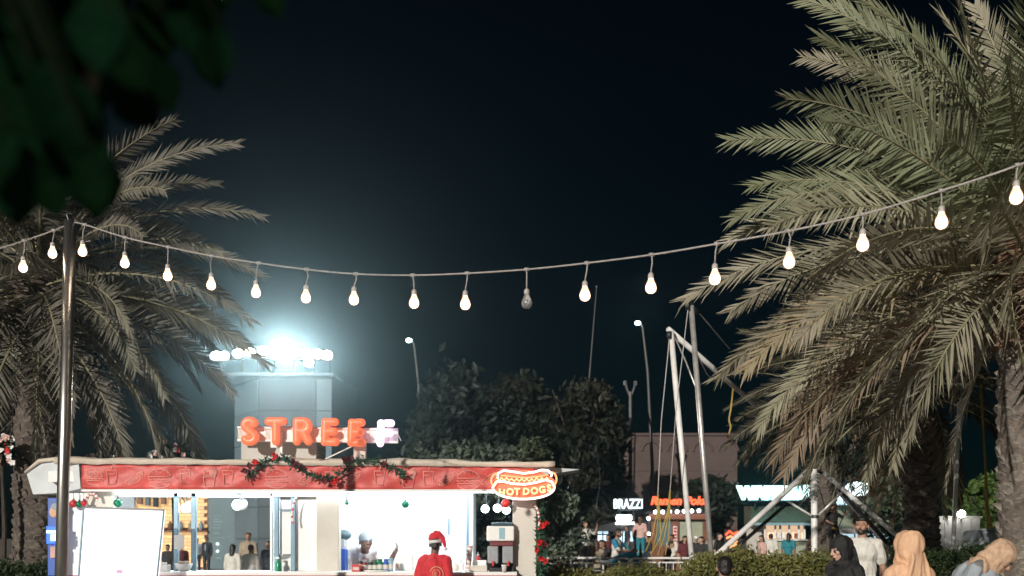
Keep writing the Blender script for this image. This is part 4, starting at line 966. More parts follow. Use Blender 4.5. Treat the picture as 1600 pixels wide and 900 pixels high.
for y in (849, 860): add('wall_light', MB().bbox(tuple(at(338, y + 2, YL - .26)), tuple(at(341.5, y, YL - .21)), .01), 'white_lamp', t)

# ------------------------------------------------------------------ floodlight tower
YT = 45.0
t = thing('floodlight_tower', 'grey blue tower carrying a row of dazzling floodlights on its roof', 'tower', at(430, 838, YT))
zt_ = at(0, 588, YT).z
Lx, Cx, Rx = at(345, 0, YT).x, at(404, 0, YT).x, at(519, 0, YT).x
mb = MB(); mb.add([(Lx, YT + 2.4, 0), (Cx, YT, 0), (Rx, YT, 0), (Rx + .5, YT + 4, 0), (Lx, YT + 2.4, zt_), (Cx, YT, zt_), (Rx, YT, zt_), (Rx + .5, YT + 4, zt_)], [(0, 1, 5, 4), (1, 2, 6, 5), (2, 3, 7, 6), (3, 0, 4, 7), (4, 5, 6, 7)])
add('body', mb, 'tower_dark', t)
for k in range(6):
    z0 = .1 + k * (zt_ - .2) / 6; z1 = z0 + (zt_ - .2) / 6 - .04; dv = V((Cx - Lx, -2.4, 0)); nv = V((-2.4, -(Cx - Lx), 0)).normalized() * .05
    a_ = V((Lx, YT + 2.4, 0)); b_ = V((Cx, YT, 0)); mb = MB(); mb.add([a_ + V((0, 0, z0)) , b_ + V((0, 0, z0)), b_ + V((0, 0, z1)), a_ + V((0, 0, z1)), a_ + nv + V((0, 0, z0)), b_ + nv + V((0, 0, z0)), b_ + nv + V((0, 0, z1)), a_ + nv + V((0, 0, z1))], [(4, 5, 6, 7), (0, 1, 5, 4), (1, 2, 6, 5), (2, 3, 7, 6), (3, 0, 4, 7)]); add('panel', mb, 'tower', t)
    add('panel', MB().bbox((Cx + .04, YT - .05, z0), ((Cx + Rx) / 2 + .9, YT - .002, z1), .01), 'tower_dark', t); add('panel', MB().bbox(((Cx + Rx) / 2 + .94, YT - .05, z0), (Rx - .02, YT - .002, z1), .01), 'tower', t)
add('parapet', MB().bbox((Lx - .1, YT - .12, zt_), (Rx + .1, YT + 2.5, zt_ + .14), .03), 'tower', t)
zl = at(0, 553, YT).z
add('lamp_rail', MB().tube([(Lx - .3, YT - .1, zl - .3), (Cx, YT - .15, zl - .2), (Rx, YT - .1, zl - .3)], .05, 8), 'dark_metal', t)
for x in (345, 380, 404, 430, 460, 490, 516): add('lamp_post', MB().tube([(at(x, 0, YT).x, YT - .05, zt_ + .1), (at(x, 0, YT).x, YT - .1, zl - .2)], .04, 6), 'dark_metal', t)
for x, y, big in ((337, 556, 0), (350, 556, 0), (372, 552, 0), (391, 550, 0), (410, 548, 0), (424, 550, 0), (445, 549, 2), (462, 550, 0), (478, 552, 0), (496, 553, 0), (511, 555, 0), (482, 566, 0)):
    c = at(x, y, YT - .25); s = .23 if not big else .36
    fl = add('floodlight', MB().bbox((c.x - s, c.y, c.z - s * .85), (c.x + s, c.y + .22, c.z + s * .85), .03), 'dark_metal', t)
    add('lens', MB().ball((c.x, c.y - .01, c.z), (s * .92, .06, s * .80), 18, 12), 'flood_big' if big else 'flood', fl)

# ------------------------------------------------------------------ far lamp posts and masts
def street_lamp(label, x, y, yb, Y, bend):
    t = thing('street_lamp', label, 'street lamp', ground_at(x + bend, Y), group='lit street lamps in the distance')
    top = at(x + 4, y + 1, Y); b_ = ground_at(x + bend + 2, Y)
    add('pole', MB().tube([b_, b_.lerp(top, .4) + V((.35, 0, 0)), b_.lerp(top, .8) + V((.3, 0, .0)), at(x + 7, y + 7, Y), top], [.11, .10, .085, .07, .05], 8), 'pole_grey', t, smooth=True)
    hd = add('head', MB().bbox(tuple(at(x - 5, y + 2.2, Y)), tuple(at(x + 5, y - 2.2, Y) + V((0, .3, 0))), .04), 'grey', t)
    add('lens', MB().ball(at(x - 1, y + 1.2, Y) + V((0, -.08, 0)), (.17, .12, .13), 12, 8), 'street', hd)
street_lamp('lit street lamp above the kiosk roof letters, nearer the floodlights', 640, 531, 680, 60, 14)
street_lamp('lit street lamp above the mauve building by the tall tubes', 997, 504, 680, 60, 17)
t = thing('twin_lamp_post', 'unlit lamp post with two short arms at the corner of the mauve building', 'lamp post', ground_at(985, 56))
add('pole', MB().tube([ground_at(985, 56), at(985, 612, 56)], .1, 8), 'pole_grey', t)
for sx in (-1, 1): add('arm', MB().tube([at(985, 622, 56), at(985 + sx * 6, 606, 56), at(985 + sx * 8, 596, 56)], .07, 6), 'pole_grey', t); add('head', MB().bbox(tuple(at(985 + sx * 8 - 2.5, 602, 56)), tuple(at(985 + sx * 8 + 2.5, 595, 56) + V((0, .2, 0))), .03), 'grey', t)
t = thing('aerial_mast', 'thin leaning mast rising over the dark trees', 'mast', ground_at(915, 58))
add('pole', MB().tube([ground_at(915, 58), at(920, 600, 58), at(932, 450, 58)], [.07, .05, .025], 6), 'pole_grey', t); add('tip', MB().ball(at(932, 448, 58), .05, 8, 6), 'grey', t)

# ------------------------------------------------------------------ mauve building
YM = 66.0
t = thing('mauve_building', 'plain mauve building with a flat roof behind the stalls', 'building', at(1110, 838, YM))
a_, b_ = at(900, 681, YM), at(1152, 681, YM)
add('wall', MB().box((a_.x, YM, 0), (b_.x, YM + 9, a_.z)), 'wall_far', t)
add('coping', MB().bbox((a_.x - .1, YM - .12, a_.z), (b_.x + .1, YM + 9.1, a_.z + .18), .03), 'wall_far', t)
for i in range(4):
    xc = at(1018 + i * 40, 0, YM).x; zc = at(0, 705, YM).z; P = [V((xc + .62 * math.cos(R(q)), YM - .03, zc + .62 * math.sin(R(q)))) for q in range(0, 181, 15)]
    add('arch_moulding', MB().tube(P, .09, 6), 'wall_far', t)
for k in range(4): add('course', MB().bbox((a_.x + .02, YM - .05, 1.6 + k * 1.4), (b_.x - .02, YM + .0, 1.68 + k * 1.4), .01), 'wall_far', t)

# ------------------------------------------------------------------ far food stalls
YF = 46.0
t = thing('lit_stall', 'dark domed food stall with cool lit windows under a tall white sign', 'food stall', ground_at(958, YF))
x0, x1 = at(930, 0, YF).x, at(992, 0, YF).x
add('body', MB().bbox((x0, YF, 0), (x1, YF + 2, at(0, 842, YF).z), .04), 'c_dark', t)
pr = [(at(928 + 64 * i / 12, 0, YF).x, at(0, 830 - 13 * math.sin(math.pi * i / 12) ** .6, YF).z) for i in range(13)]
mb = MB(); mb.add([(x, YF - .3, z) for x, z in pr] + [(x, YF + 2.2, z) for x, z in pr], [tuple(range(13)), tuple(range(25, 12, -1))] + [(i, 13 + i, 14 + i, i + 1) for i in range(12)] + [(0, 12, 25, 13)]); add('roof', mb, 'c_dark', t)
for xa, xb, ya, yb in ((934, 941, 827, 834), (943, 950, 827, 834), (934, 941, 836, 848), (943, 950, 836, 848), (965, 972, 828, 846), (974, 983, 828, 848), (985, 989, 830, 846)):
    wf = add('window', MB().bbox(tuple(at(xa, yb, YF - .06)), tuple(at(xb, ya, YF - .003)), .01), 'cool_window', t)
add('strip_light', MB().bbox(tuple(at(962, 819.5, YF - .4)), tuple(at(991, 816, YF - .3)), .02), 'white_lamp', t)
add('lit_panel', MB().bbox(tuple(at(963, 813.5, YF - .4)), tuple(at(987, 804.5, YF - .25)), .08), 'white_lamp', t)
sg = add('sign_board', MB().bbox(tuple(at(965, 798, YF + .05)), tuple(at(997, 778, YF + .2)), .03), 'c_dark', t)
put_text('sign_letter', 'BRAZZI', .60, .03, 'sign_ice', at(981.5, 788, YF) , sg, bevel=.007, sx=.66).scale = (1, 1, 1)
for x in (968, 990): add('sign_post', MB().tube([at(x, 800, YF + .2), at(x, 825, YF + .2)], .04, 6), 'dark_metal', t)

t = thing('rust_stall', 'rust red boarded food stall with a red script sign and round lamps', 'food stall', ground_at(1060, YF))
x0, x1 = at(1017, 0, YF).x, at(1106, 0, YF).x; zr = at(0, 803, YF).z
add('back_wall', MB().box((x0, YF + 1.8, 0), (x1, YF + 1.9, zr)), 'rust', t)
for i in range(22):
    xx = x0 + (x1 - x0) * i / 22
    if 2 <= i < 8 or 11 <= i < 14 or 15 <= i < 20: add('board', MB().bbox((xx, YF, 0), (xx + (x1 - x0) / 22 - .01, YF + .05, at(0, 852, YF).z), .008), 'rust', t); add('board', MB().bbox((xx, YF, at(0, 813, YF).z), (xx + (x1 - x0) / 22 - .01, YF + .05, zr), .008), 'rust', t)
    else: add('board', MB().bbox((xx, YF, 0), (xx + (x1 - x0) / 22 - .01, YF + .05, zr), .008), 'rust', t)
add('window', MB().box(tuple(at(1025, 852, YF + .09)), tuple(at(1050, 813, YF + .10))), 'slate', t)
add('window', MB().box(tuple(at(1062, 845, YF + .09)), tuple(at(1073, 815, YF + .10))), 'pale_roof', t)
add('window', MB().box(tuple(at(1078, 850, YF + .09)), tuple(at(1098, 815, YF + .10))), 'pale_roof', t)
add('fascia', MB().bbox((x0 - .1, YF - .25, at(0, 812, YF).z), (x1 + .1, YF - .02, zr), .03), 'rust', t)
add('roof', MB().bbox((x0 - .15, YF - .1, zr), (x1 + .15, YF + 2, zr + .12), .03), 'c_dark', t)
add('menu_board', MB().bbox(tuple(at(1052, 850, YF - .14)), tuple(at(1058, 822, YF - .08)), .01), 'white', t)
for k in range(5): add('menu_picture', MB().bbox(tuple(at(1052.7, 827 + k * 5, YF - .16)), tuple(at(1057.3, 824 + k * 5, YF - .142)), .004), 'red', t)
sg = add('sign_frame', MB().tube([at(1022, 797, YF - .05), at(1100, 797, YF - .05)], .03, 6), 'dark_metal', t)
put_text('sign_letter', 'Ramen Poke', .50, .03, 'neon_red', at(1060.5, 783, YF - .1), sg, italic=.25, bevel=.016)
for x in (1026, 1060, 1096): add('sign_post', MB().tube([at(x, 802, YF - .05), at(x, 790, YF - .05)], .03, 6), 'dark_metal', t)
for i, (x, y) in enumerate(((1024, 800), (1035.5, 800), (1046.5, 799.5), (1058, 799.5), (1069, 799), (1081, 798.5), (1092, 798))):
    lp = add('round_lamp', MB().ball(at(x, y, YF - .35), .085, 10, 8), 'white_lamp', t, smooth=True); add('socket', MB().tube([at(x, y + 2, YF - .35), at(x, y + 4.5, YF - .2)], .03, 6), 'dark_metal', lp)
for x, y in ((1013.5, 810), (1013.5, 834.5)): add('round_lamp', MB().ball(at(x, y, YF - .2), .085, 10, 8), 'white_lamp', t, smooth=True)
add('side_wing', MB().bbox((at(1011, 0, YF).x, YF - .1, 0), (at(1016, 0, YF).x, YF + 1.9, at(0, 806, YF).z), .02), 'c_dark', t)

t = thing('neon_food_sign', 'blurred red neon emblem behind the slanting tubes', 'sign', at(1144, 842, 40))
add('backing_board', MB().bbox(tuple(at(1132, 856, 40.05)), tuple(at(1156, 827, 40.12)), .03), 'c_dark', t)
for pp in ([(1134, 836), (1140, 830), (1146, 835), (1153, 831)], [(1135, 841), (1142, 838), (1148, 843), (1154, 838)], [(1138, 852), (1141, 845), (1147, 849), (1152, 845)], [(1140, 855), (1146, 853), (1151, 850)]):
    add('neon_tube', MB().tube([at(x, y, 40) for x, y in pp], .045, 8), 'neon_red' if pp[0][1] < 840 else 'neon_orange', t, smooth=True)
add('post', MB().tube([at(1144, 856, 40.09), ground_at(1144, 40.09)], .05, 8), 'dark_metal', t)

YG2 = 42.0
t = thing('green_roof_stall', 'food stall with a dark green ribbed roof, blue trim and a warm lit counter', 'food stall', ground_at(1215, YG2))
x0, x1 = at(1172, 0, YG2).x, at(1266, 0, YG2).x
ze, zr = at(0, 815, YG2).z, at(0, 788, YG2).z
for i in range(16):
    u0 = i / 16; u1 = (i + .92) / 16; xb0 = x0 + (x1 - x0) * u0; xb1 = x0 + (x1 - x0) * u1; xt0 = x0 + (x1 - x0) * (.08 + .84 * u0); xt1 = x0 + (x1 - x0) * (.08 + .84 * u1)
    mb = MB(); mb.add([(xb0, YG2 - .5, ze), (xb1, YG2 - .5, ze), (xt1, YG2 + .9, zr), (xt0, YG2 + .9, zr), (xb0, YG2 - .5, ze - .05), (xb1, YG2 - .5, ze - .05), (xt1, YG2 + .9, zr - .05), (xt0, YG2 + .9, zr - .05)], [(0, 1, 2, 3), (7, 6, 5, 4), (0, 4, 5, 1), (1, 5, 6, 2), (2, 6, 7, 3), (3, 7, 4, 0)]); add('roof_panel', mb, 'green_roof', t)
add('roof_back', MB().box((x0 + .25, YG2 + .9, ze - .1), (x1 - .25, YG2 + 2.2, zr - .02)), 'green_roof', t)
add('fascia', MB().bbox((x0 - .02, YG2 - .54, ze - .16), (x1 + .02, YG2 - .46, ze - .055), .01), 'fascia_blue', t)
add('counter_wall', MB().bbox((x0 + .3, YG2 - .1, 0), (x1 - .2, YG2 + .1, at(0, 845, YG2).z), .02), 'pale_roof', t)
add('counter', MB().bbox((x0 + .25, YG2 - .25, at(0, 845, YG2).z), (x1 - .15, YG2 + .2, at(0, 842.5, YG2).z), .01), 'white', t)
for xa, xb in ((1197, 1210), (1213, 1217), (1221, 1232), (1234, 1247), (1249, 1255)): add('window', MB().box(tuple(at(xa, 842, YG2 + .35)), tuple(at(xb, 820, YG2 + .37))), 'warm_window', t)
for x in (1195, 1211.5, 1219, 1233, 1248, 1257): add('window_post', MB().bbox(tuple(at(x - 1, 842, YG2 - .05)), tuple(at(x + 1, 818, YG2 + .02)), .01), 'white', t)
add('back_wall', MB().box((x0 + .3, YG2 + 1.9, 0), (x1 - .2, YG2 + 2.0, ze - .12)), 'beige_dark', t)
for i in range(5): add('hanging_box', MB().bbox(tuple(at(1202 + i * 10, 841, YG2 + .16)), tuple(at(1206 + i * 10, 835 - (i % 3) * 2, YG2 + .3)), .02), rg.choice(['c_khaki', 'white', 'gold_wood']), t)
sg = add('sign_board', MB().bbox(tuple(at(1168, 784, YG2 + .15)), tuple(at(1262, 758, YG2 + .3)), .03), 'c_navy', t)
put_text('sign_letter', 'WAFFLES', .62, .03, 'sign_cyan', at(1203, 771, YG2 + .05), sg, bevel=.06); put_text('sign_letter', 'SU', .62, .03, 'sign_cyan', at(1249, 770, YG2 + .05), sg, bevel=.06)
for x in (1180, 1250): add('sign_post', MB().tube([at(x, 786, YG2 + .25), at(x, 798, YG2 + .5)], .05, 6), 'dark_metal', t)

t = thing('canvas_stall', 'stall with a pale green canvas roof below a bright trapezoid sign', 'food stall', ground_at(1365, YG2))
x0, x1 = at(1296, 0, YG2).x, at(1432, 0, YG2).x
mb = MB(); ze, zr = at(0, 826, YG2).z, at(0, 791, YG2).z
mb.add([(x0, YG2 - .6, ze), (x1, YG2 - .6, ze), (x1 - .6, YG2 + 1.2, zr), (x0 + .5, YG2 + 1.2, zr), (x0, YG2 - .6, ze - .06), (x1, YG2 - .6, ze - .06), (x1 - .6, YG2 + 1.2, zr - .06), (x0 + .5, YG2 + 1.2, zr - .06)], [(0, 1, 2, 3), (7, 6, 5, 4), (0, 4, 5, 1), (1, 5, 6, 2), (2, 6, 7, 3), (3, 7, 4, 0)]); add('roof', mb, 'pale_roof', t)
add('valance', MB().bbox((x0, YG2 - .63, ze - .22), (x1, YG2 - .605, ze - .0), .005), 'white', t)
add('counter_wall', MB().bbox((x0 + .1, YG2 - .1, 0), (x1 - .1, YG2 + .1, at(0, 852, YG2).z), .02), 'white', t)
for xa, xb in ((1312, 1334), (1337, 1368), (1372, 1396)): add('window', MB().box(tuple(at(xa, 851, YG2 + .5)), tuple(at(xb, 829, YG2 + .52))), 'cool_window', t)
for x in (1311, 1370, 1398, 1429): add('window_post', MB().bbox(tuple(at(x - 1, 852, YG2 - .08)), tuple(at(x + 1, 826, YG2 - .0)), .01), 'white', t)
sg = add('sign_board', MB().add([at(x, y, YG2 + .2) for x, y in ((1308, 777), (1325, 755), (1331, 754), (1340, 752.5), (1348, 754.5), (1362, 755), (1353, 774))] + [at(x, y, YG2 + .35) for x, y in ((1308, 777), (1325, 755), (1331, 754), (1340, 752.5), (1348, 754.5), (1362, 755), (1353, 774))], [tuple(range(6, -1, -1)), tuple(range(7, 14))] + [(i, (i + 1) % 7, 7 + (i + 1) % 7, 7 + i) for i in range(7)]), 'sign_ice', t)
add('lower_sign', MB().bbox(tuple(at(1298, 789, YG2 + .3)), tuple(at(1330, 773, YG2 + .4)), .03), 'cool_window', t)
for x in (1320, 1350): add('sign_post', MB().tube([at(x, 776, YG2 + .3), at(x, 792, YG2 + 1.0)], .05, 6), 'dark_metal', t)

YW = 30.0
t = thing('white_wall', 'short white garden wall with a lamp behind the far hedge', 'wall', ground_at(1495, YW))
for i in range(5): add('panel', MB().bbox((at(1462 + i * 14, 0, YW).x, YW, 0), (at(1475.4 + i * 14, 0, YW).x, YW + .15, at(0, 809, YW).z), .012), 'white', t)
add('coping', MB().bbox((at(1460, 0, YW).x, YW - .05, at(0, 809, YW).z), (at(1534, 0, YW).x, YW + .2, at(0, 806.5, YW).z), .015), 'white', t)
t = thing('wall_lamp', 'bright round lamp standing on the white garden wall', 'lamp', at(1502, 806, YW)); add('globe', MB().ball(at(1502, 803, YW - .45), .11, 14, 10), 'wall_lamp', t, smooth=True); add('base', MB().lathe([(.06, 0), (.05, .03), (.03, .05)], at(1502, 803, YW - .45) - V((0, 0, .15)), 12), 'dark_metal', t); add('arm', MB().tube([at(1502, 803, YW - .45) - V((0, 0, .14)), at(1502, 812, YW - .2), at(1502, 812, YW + .02)], .02, 6), 'dark_metal', t)
t = thing('covered_cart', 'pale grey covered cart behind the bowed headscarf', 'cart', ground_at(1545, 18)); add('cover', MB().bbox(tuple(at(1530, 880, 18)), tuple(at(1566, 829, 18.7)), .06), 'c_grey', t); add('cover_top', MB().bbox(tuple(at(1540, 829.5, 18.1)), tuple(at(1558, 826, 18.6)), .03), 'awning', t)
for x in (1533, 1563): add('wheel', MB().tube([at(x, 0, 18.3) * 0 + V((at(x, 0, 18.3).x, 18.25, .2)), V((at(x, 0, 18.3).x, 18.32, .2))], .2, 16), 'black', t)
# ------------------------------------------------------------------ bungee trampoline frames
YB1 = 22.0
def tubes(label, specs, base, name='bungee_trampoline', cat='trampoline frame'):
    t = thing(name, label, cat, base)
    for nm, P, r, m in specs: add(nm, MB().tube(P, r, 10), m, t, smooth=True)
    return t
A1t, A2t = at(1048, 516, YB1), at(1080, 478, YB1 - 1)
A1b, A2b = at(1088.5, 954, YB1), at(1118.5, 960, YB1 - 1); A1b.z = A2b.z = 0
fA = tubes('tall frame of two leaning white tubes with a sloping top beam', [
    ('mast', [A1b, A1t], .060, 'white_metal'), ('mast', [A2b, A2t], .056, 'galv'),
    ('beam', [at(1044, 514, YB1 + .08), at(1180, 633, YB1 + 2.5)], .058, 'white_metal'),
    ('brace', [at(1056, 530, YB1), at(1072, 566, YB1 - .3), at(1087, 605, YB1 - .85)], .018, 'galv'),
    ('beam', [at(1073, 469, YB1 - 1), at(1092, 490, YB1 - .9)], .045, 'dark_metal'),
    ('brace', [at(1080, 475, YB1 - .95), at(1095, 492, YB1 - .8), at(1140, 545, YB1 + .5)], .012, 'galv'),
    ('pulley', [at(1046, 518, YB1 - .06), at(1046, 529, YB1 - .06)], .05, 'dark_metal'),
    ('pulley', [at(1075, 471, YB1 - 1.06), at(1075, 484, YB1 - 1.06)], .05, 'dark_metal'),
    ('brace', [at(1090, 555, YB1 - 1.0), at(1105, 585, YB1 + .6), at(1122, 600, YB1 + 1.2)], .014, 'galv')], ground_at(1100, YB1))
YB2 = 20.0
Cb = at(1273, 918, YB2); Cb.z = 0
def ext(p, q):  # a slanting tube carried on down to the ground
    u = (CAM_H * 0 + 0 - p.z) / (q.z - p.z); return p.lerp(q, u)
p1, q1 = at(1263, 736, YB2), at(1100, 886, YB2 - .6); p2, q2 = at(1226, 790, YB2 + .6), at(1118, 884, YB2 - 1)
p3, q3 = at(1287, 738, YB2), at(1424, 856, YB2 - .4); p4, q4 = at(1312, 768, YB2 + .3), at(1396, 862, YB2 - 1.4)
fB = tubes('white centre tube with four slanting tubes spreading like a tent', [
    ('post', [Cb, at(1272, 733, YB2)], .062, 'white_metal'),
    ('leg', [p1, ext(p1, q1)], .055, 'white_metal'), ('leg', [p2, ext(p2, q2)], .034, 'dark_metal'),
    ('leg', [p3, ext(p3, q3)], .045, 'white_metal'), ('leg', [p4, ext(p4, q4)], .058, 'dark_metal'),
    ('strut', [at(1229, 782, YB2), at(1270, 807, YB2 - .02)], .022, 'white_metal'), ('strut', [at(1316, 769, YB2), at(1278, 806, YB2 - .02)], .024, 'galv'),
    ('strut', [at(1255, 742, YB2 - .1), at(1272, 733, YB2), at(1294, 744, YB2 + .1)], .03, 'dark_metal')], ground_at(1273, YB2))
c = at(1273, 807, YB2); add('clamp', MB().tube([c + V((0, 0, -.03)), c + V((0, 0, .03))], .08, 12), 'dark_metal', fB)
mb = MB(); D = []
for i in range(70):
    u = i / 69; z = at(0, 740 + 45 * u, YB2).z; D.append(V((Cb.x + .078 * math.cos(i * .7), YB2 + .078 * math.sin(i * .7), z)))
add('light_garland', MB().tube(D, .013, 5), 'white', fB)
YB3 = 19.0
Pb = at(1484, 922, YB3); Pb.z = 0
fC = tubes('single thin white tube rising between the two big palms', [('mast', [Pb, at(1499, 632, YB3)], .040, 'white_metal'), ('pulley', [at(1499, 634, YB3 - .04), at(1499, 629, YB3 - .04)], .05, 'galv')], ground_at(1484, YB3), 'trampoline_mast', 'trampoline mast')
for k in range(5): p = at(1499 - k * .45, 634 + k * 9, YB3); add('band', MB().tube([p + V((0, 0, .02)), p + V((0, 0, -.02))], .045, 10), 'galv', fC)

def cord(label, P, r=.012, m='yellow', name='bungee_rope', two=None, group=None):
    t = thing(name, label, 'bungee cord', P[-1], group=group)
    add('cord', MB().tube(P, r, 6), m, t, smooth=True)
    if two: add('cord', MB().tube([p + V((two * i / len(P), .04, 0)) for i, p in enumerate(P)], r, 6), m, t, smooth=True)
def rope_then(p_top, p_mid, Y, label, P):
    t = thing('bungee_rope', label, 'bungee cord', P[-1]); add('rope', MB().tube([p_top, p_top.lerp(p_mid, .5) + V((-.05, 0, -.1)), p_mid], .010, 5), 'cable', t)
    for dx in (-.05, .05, .16): add('cord', MB().tube([P[0]] + [p + V((dx * (i + .4) * .6, .03 * dx, 0)) for i, p in enumerate(P[1:])], .015, 6), 'yellow', t, smooth=True)
rope_then(at(1046, 528, YB1 - .06), at(1028, 772, YB1 - .3), YB1, 'yellow bungee cords hanging from the shorter leaning tube in front of the rust red stall', [at(1028, 772, YB1 - .3), at(1028, 800, YB1 - .3), at(1023, 835, YB1 - .3), at(1014, 862, YB1 - .3)])
rope_then(at(1075, 483, YB1 - 1.06), at(1047, 766, YB1 - .8), YB1, 'yellow bungee cords hanging from the taller leaning tube in front of the red letters', [at(1047, 766, YB1 - .8), at(1044, 800, YB1 - .8), at(1035, 840, YB1 - .8), at(1022, 868, YB1 - .8)])
cord('short yellow cord end hanging from the sloping beam among the fronds', [at(1146, 604, YB1 + 1.9), at(1142, 640, YB1 + 1.5), at(1139, 655, YB1 + 1.5), at(1142, 668, YB1 + 1.5), at(1137, 684, YB1 + 1.5)], .022)
cord('pair of yellow cords hanging slantwise behind the single thin tube', [at(1499, 636, YB3), at(1485, 722, YB3 + .3), at(1493, 752, YB3 + .3), at(1503, 790, YB3 + .3)], .014, two=.25)
cord('yellow cords hanging beside the trunk of the big palm', [at(1533, 600, YB3 + .5), at(1540, 745, YB3 + .5), at(1541, 800, YB3 + .5), at(1546, 835, YB3 + .5)], .020, two=.12)

# ------------------------------------------------------------------ crowd barriers
def barrier(label, x0, x1, Y, yt, yr):
    a, b_ = at(x0, yt, Y), at(x1, yt, Y); t = thing('crowd_barrier', label, 'barrier', ((a.x + b_.x) / 2, Y, 0), group='white crowd barriers by the trampolines')
    r = .10; z = a.z; P = [V((a.x, Y, .05)), V((a.x, Y, z - r)), V((a.x + .03, Y, z - .03)), V((a.x + r, Y, z)), V((b_.x - r, Y, z)), V((b_.x - .03, Y, z - .03)), V((b_.x, Y, z - r)), V((b_.x, Y, .05))]
    add('frame', MB().tube(P, .030, 8), 'white_metal', t, smooth=True); zz = at(0, yr, Y).z
    add('rail', MB().tube([(a.x, Y, zz), (b_.x, Y, zz)], .022, 6), 'white_metal', t); add('rail', MB().tube([(a.x, Y, .25), (b_.x, Y, .25)], .022, 6), 'white_metal', t)
    n = int((b_.x - a.x) / .17)
    for i in range(1, n): x = a.x + (b_.x - a.x) * i / n; add('bar', MB().tube([(x, Y, .25), (x, Y, zz)], .011, 5), 'white_metal', t)
    for x in (a.x + .2, b_.x - .2): add('foot', MB().bbox((x - .04, Y - .3, 0), (x + .04, Y + .3, .04), .01), 'galv', t)
barrier('white crowd barrier panel ending below the man in blue trousers', 893, 984, 26.0, 872, 880)
barrier('white crowd barrier panel below the yellow bungee cords', 986, 1096, 26.0, 872, 879)
barrier('white crowd barrier panel beside the corner of the kiosk', 800, 892, 26.0, 872, 880)

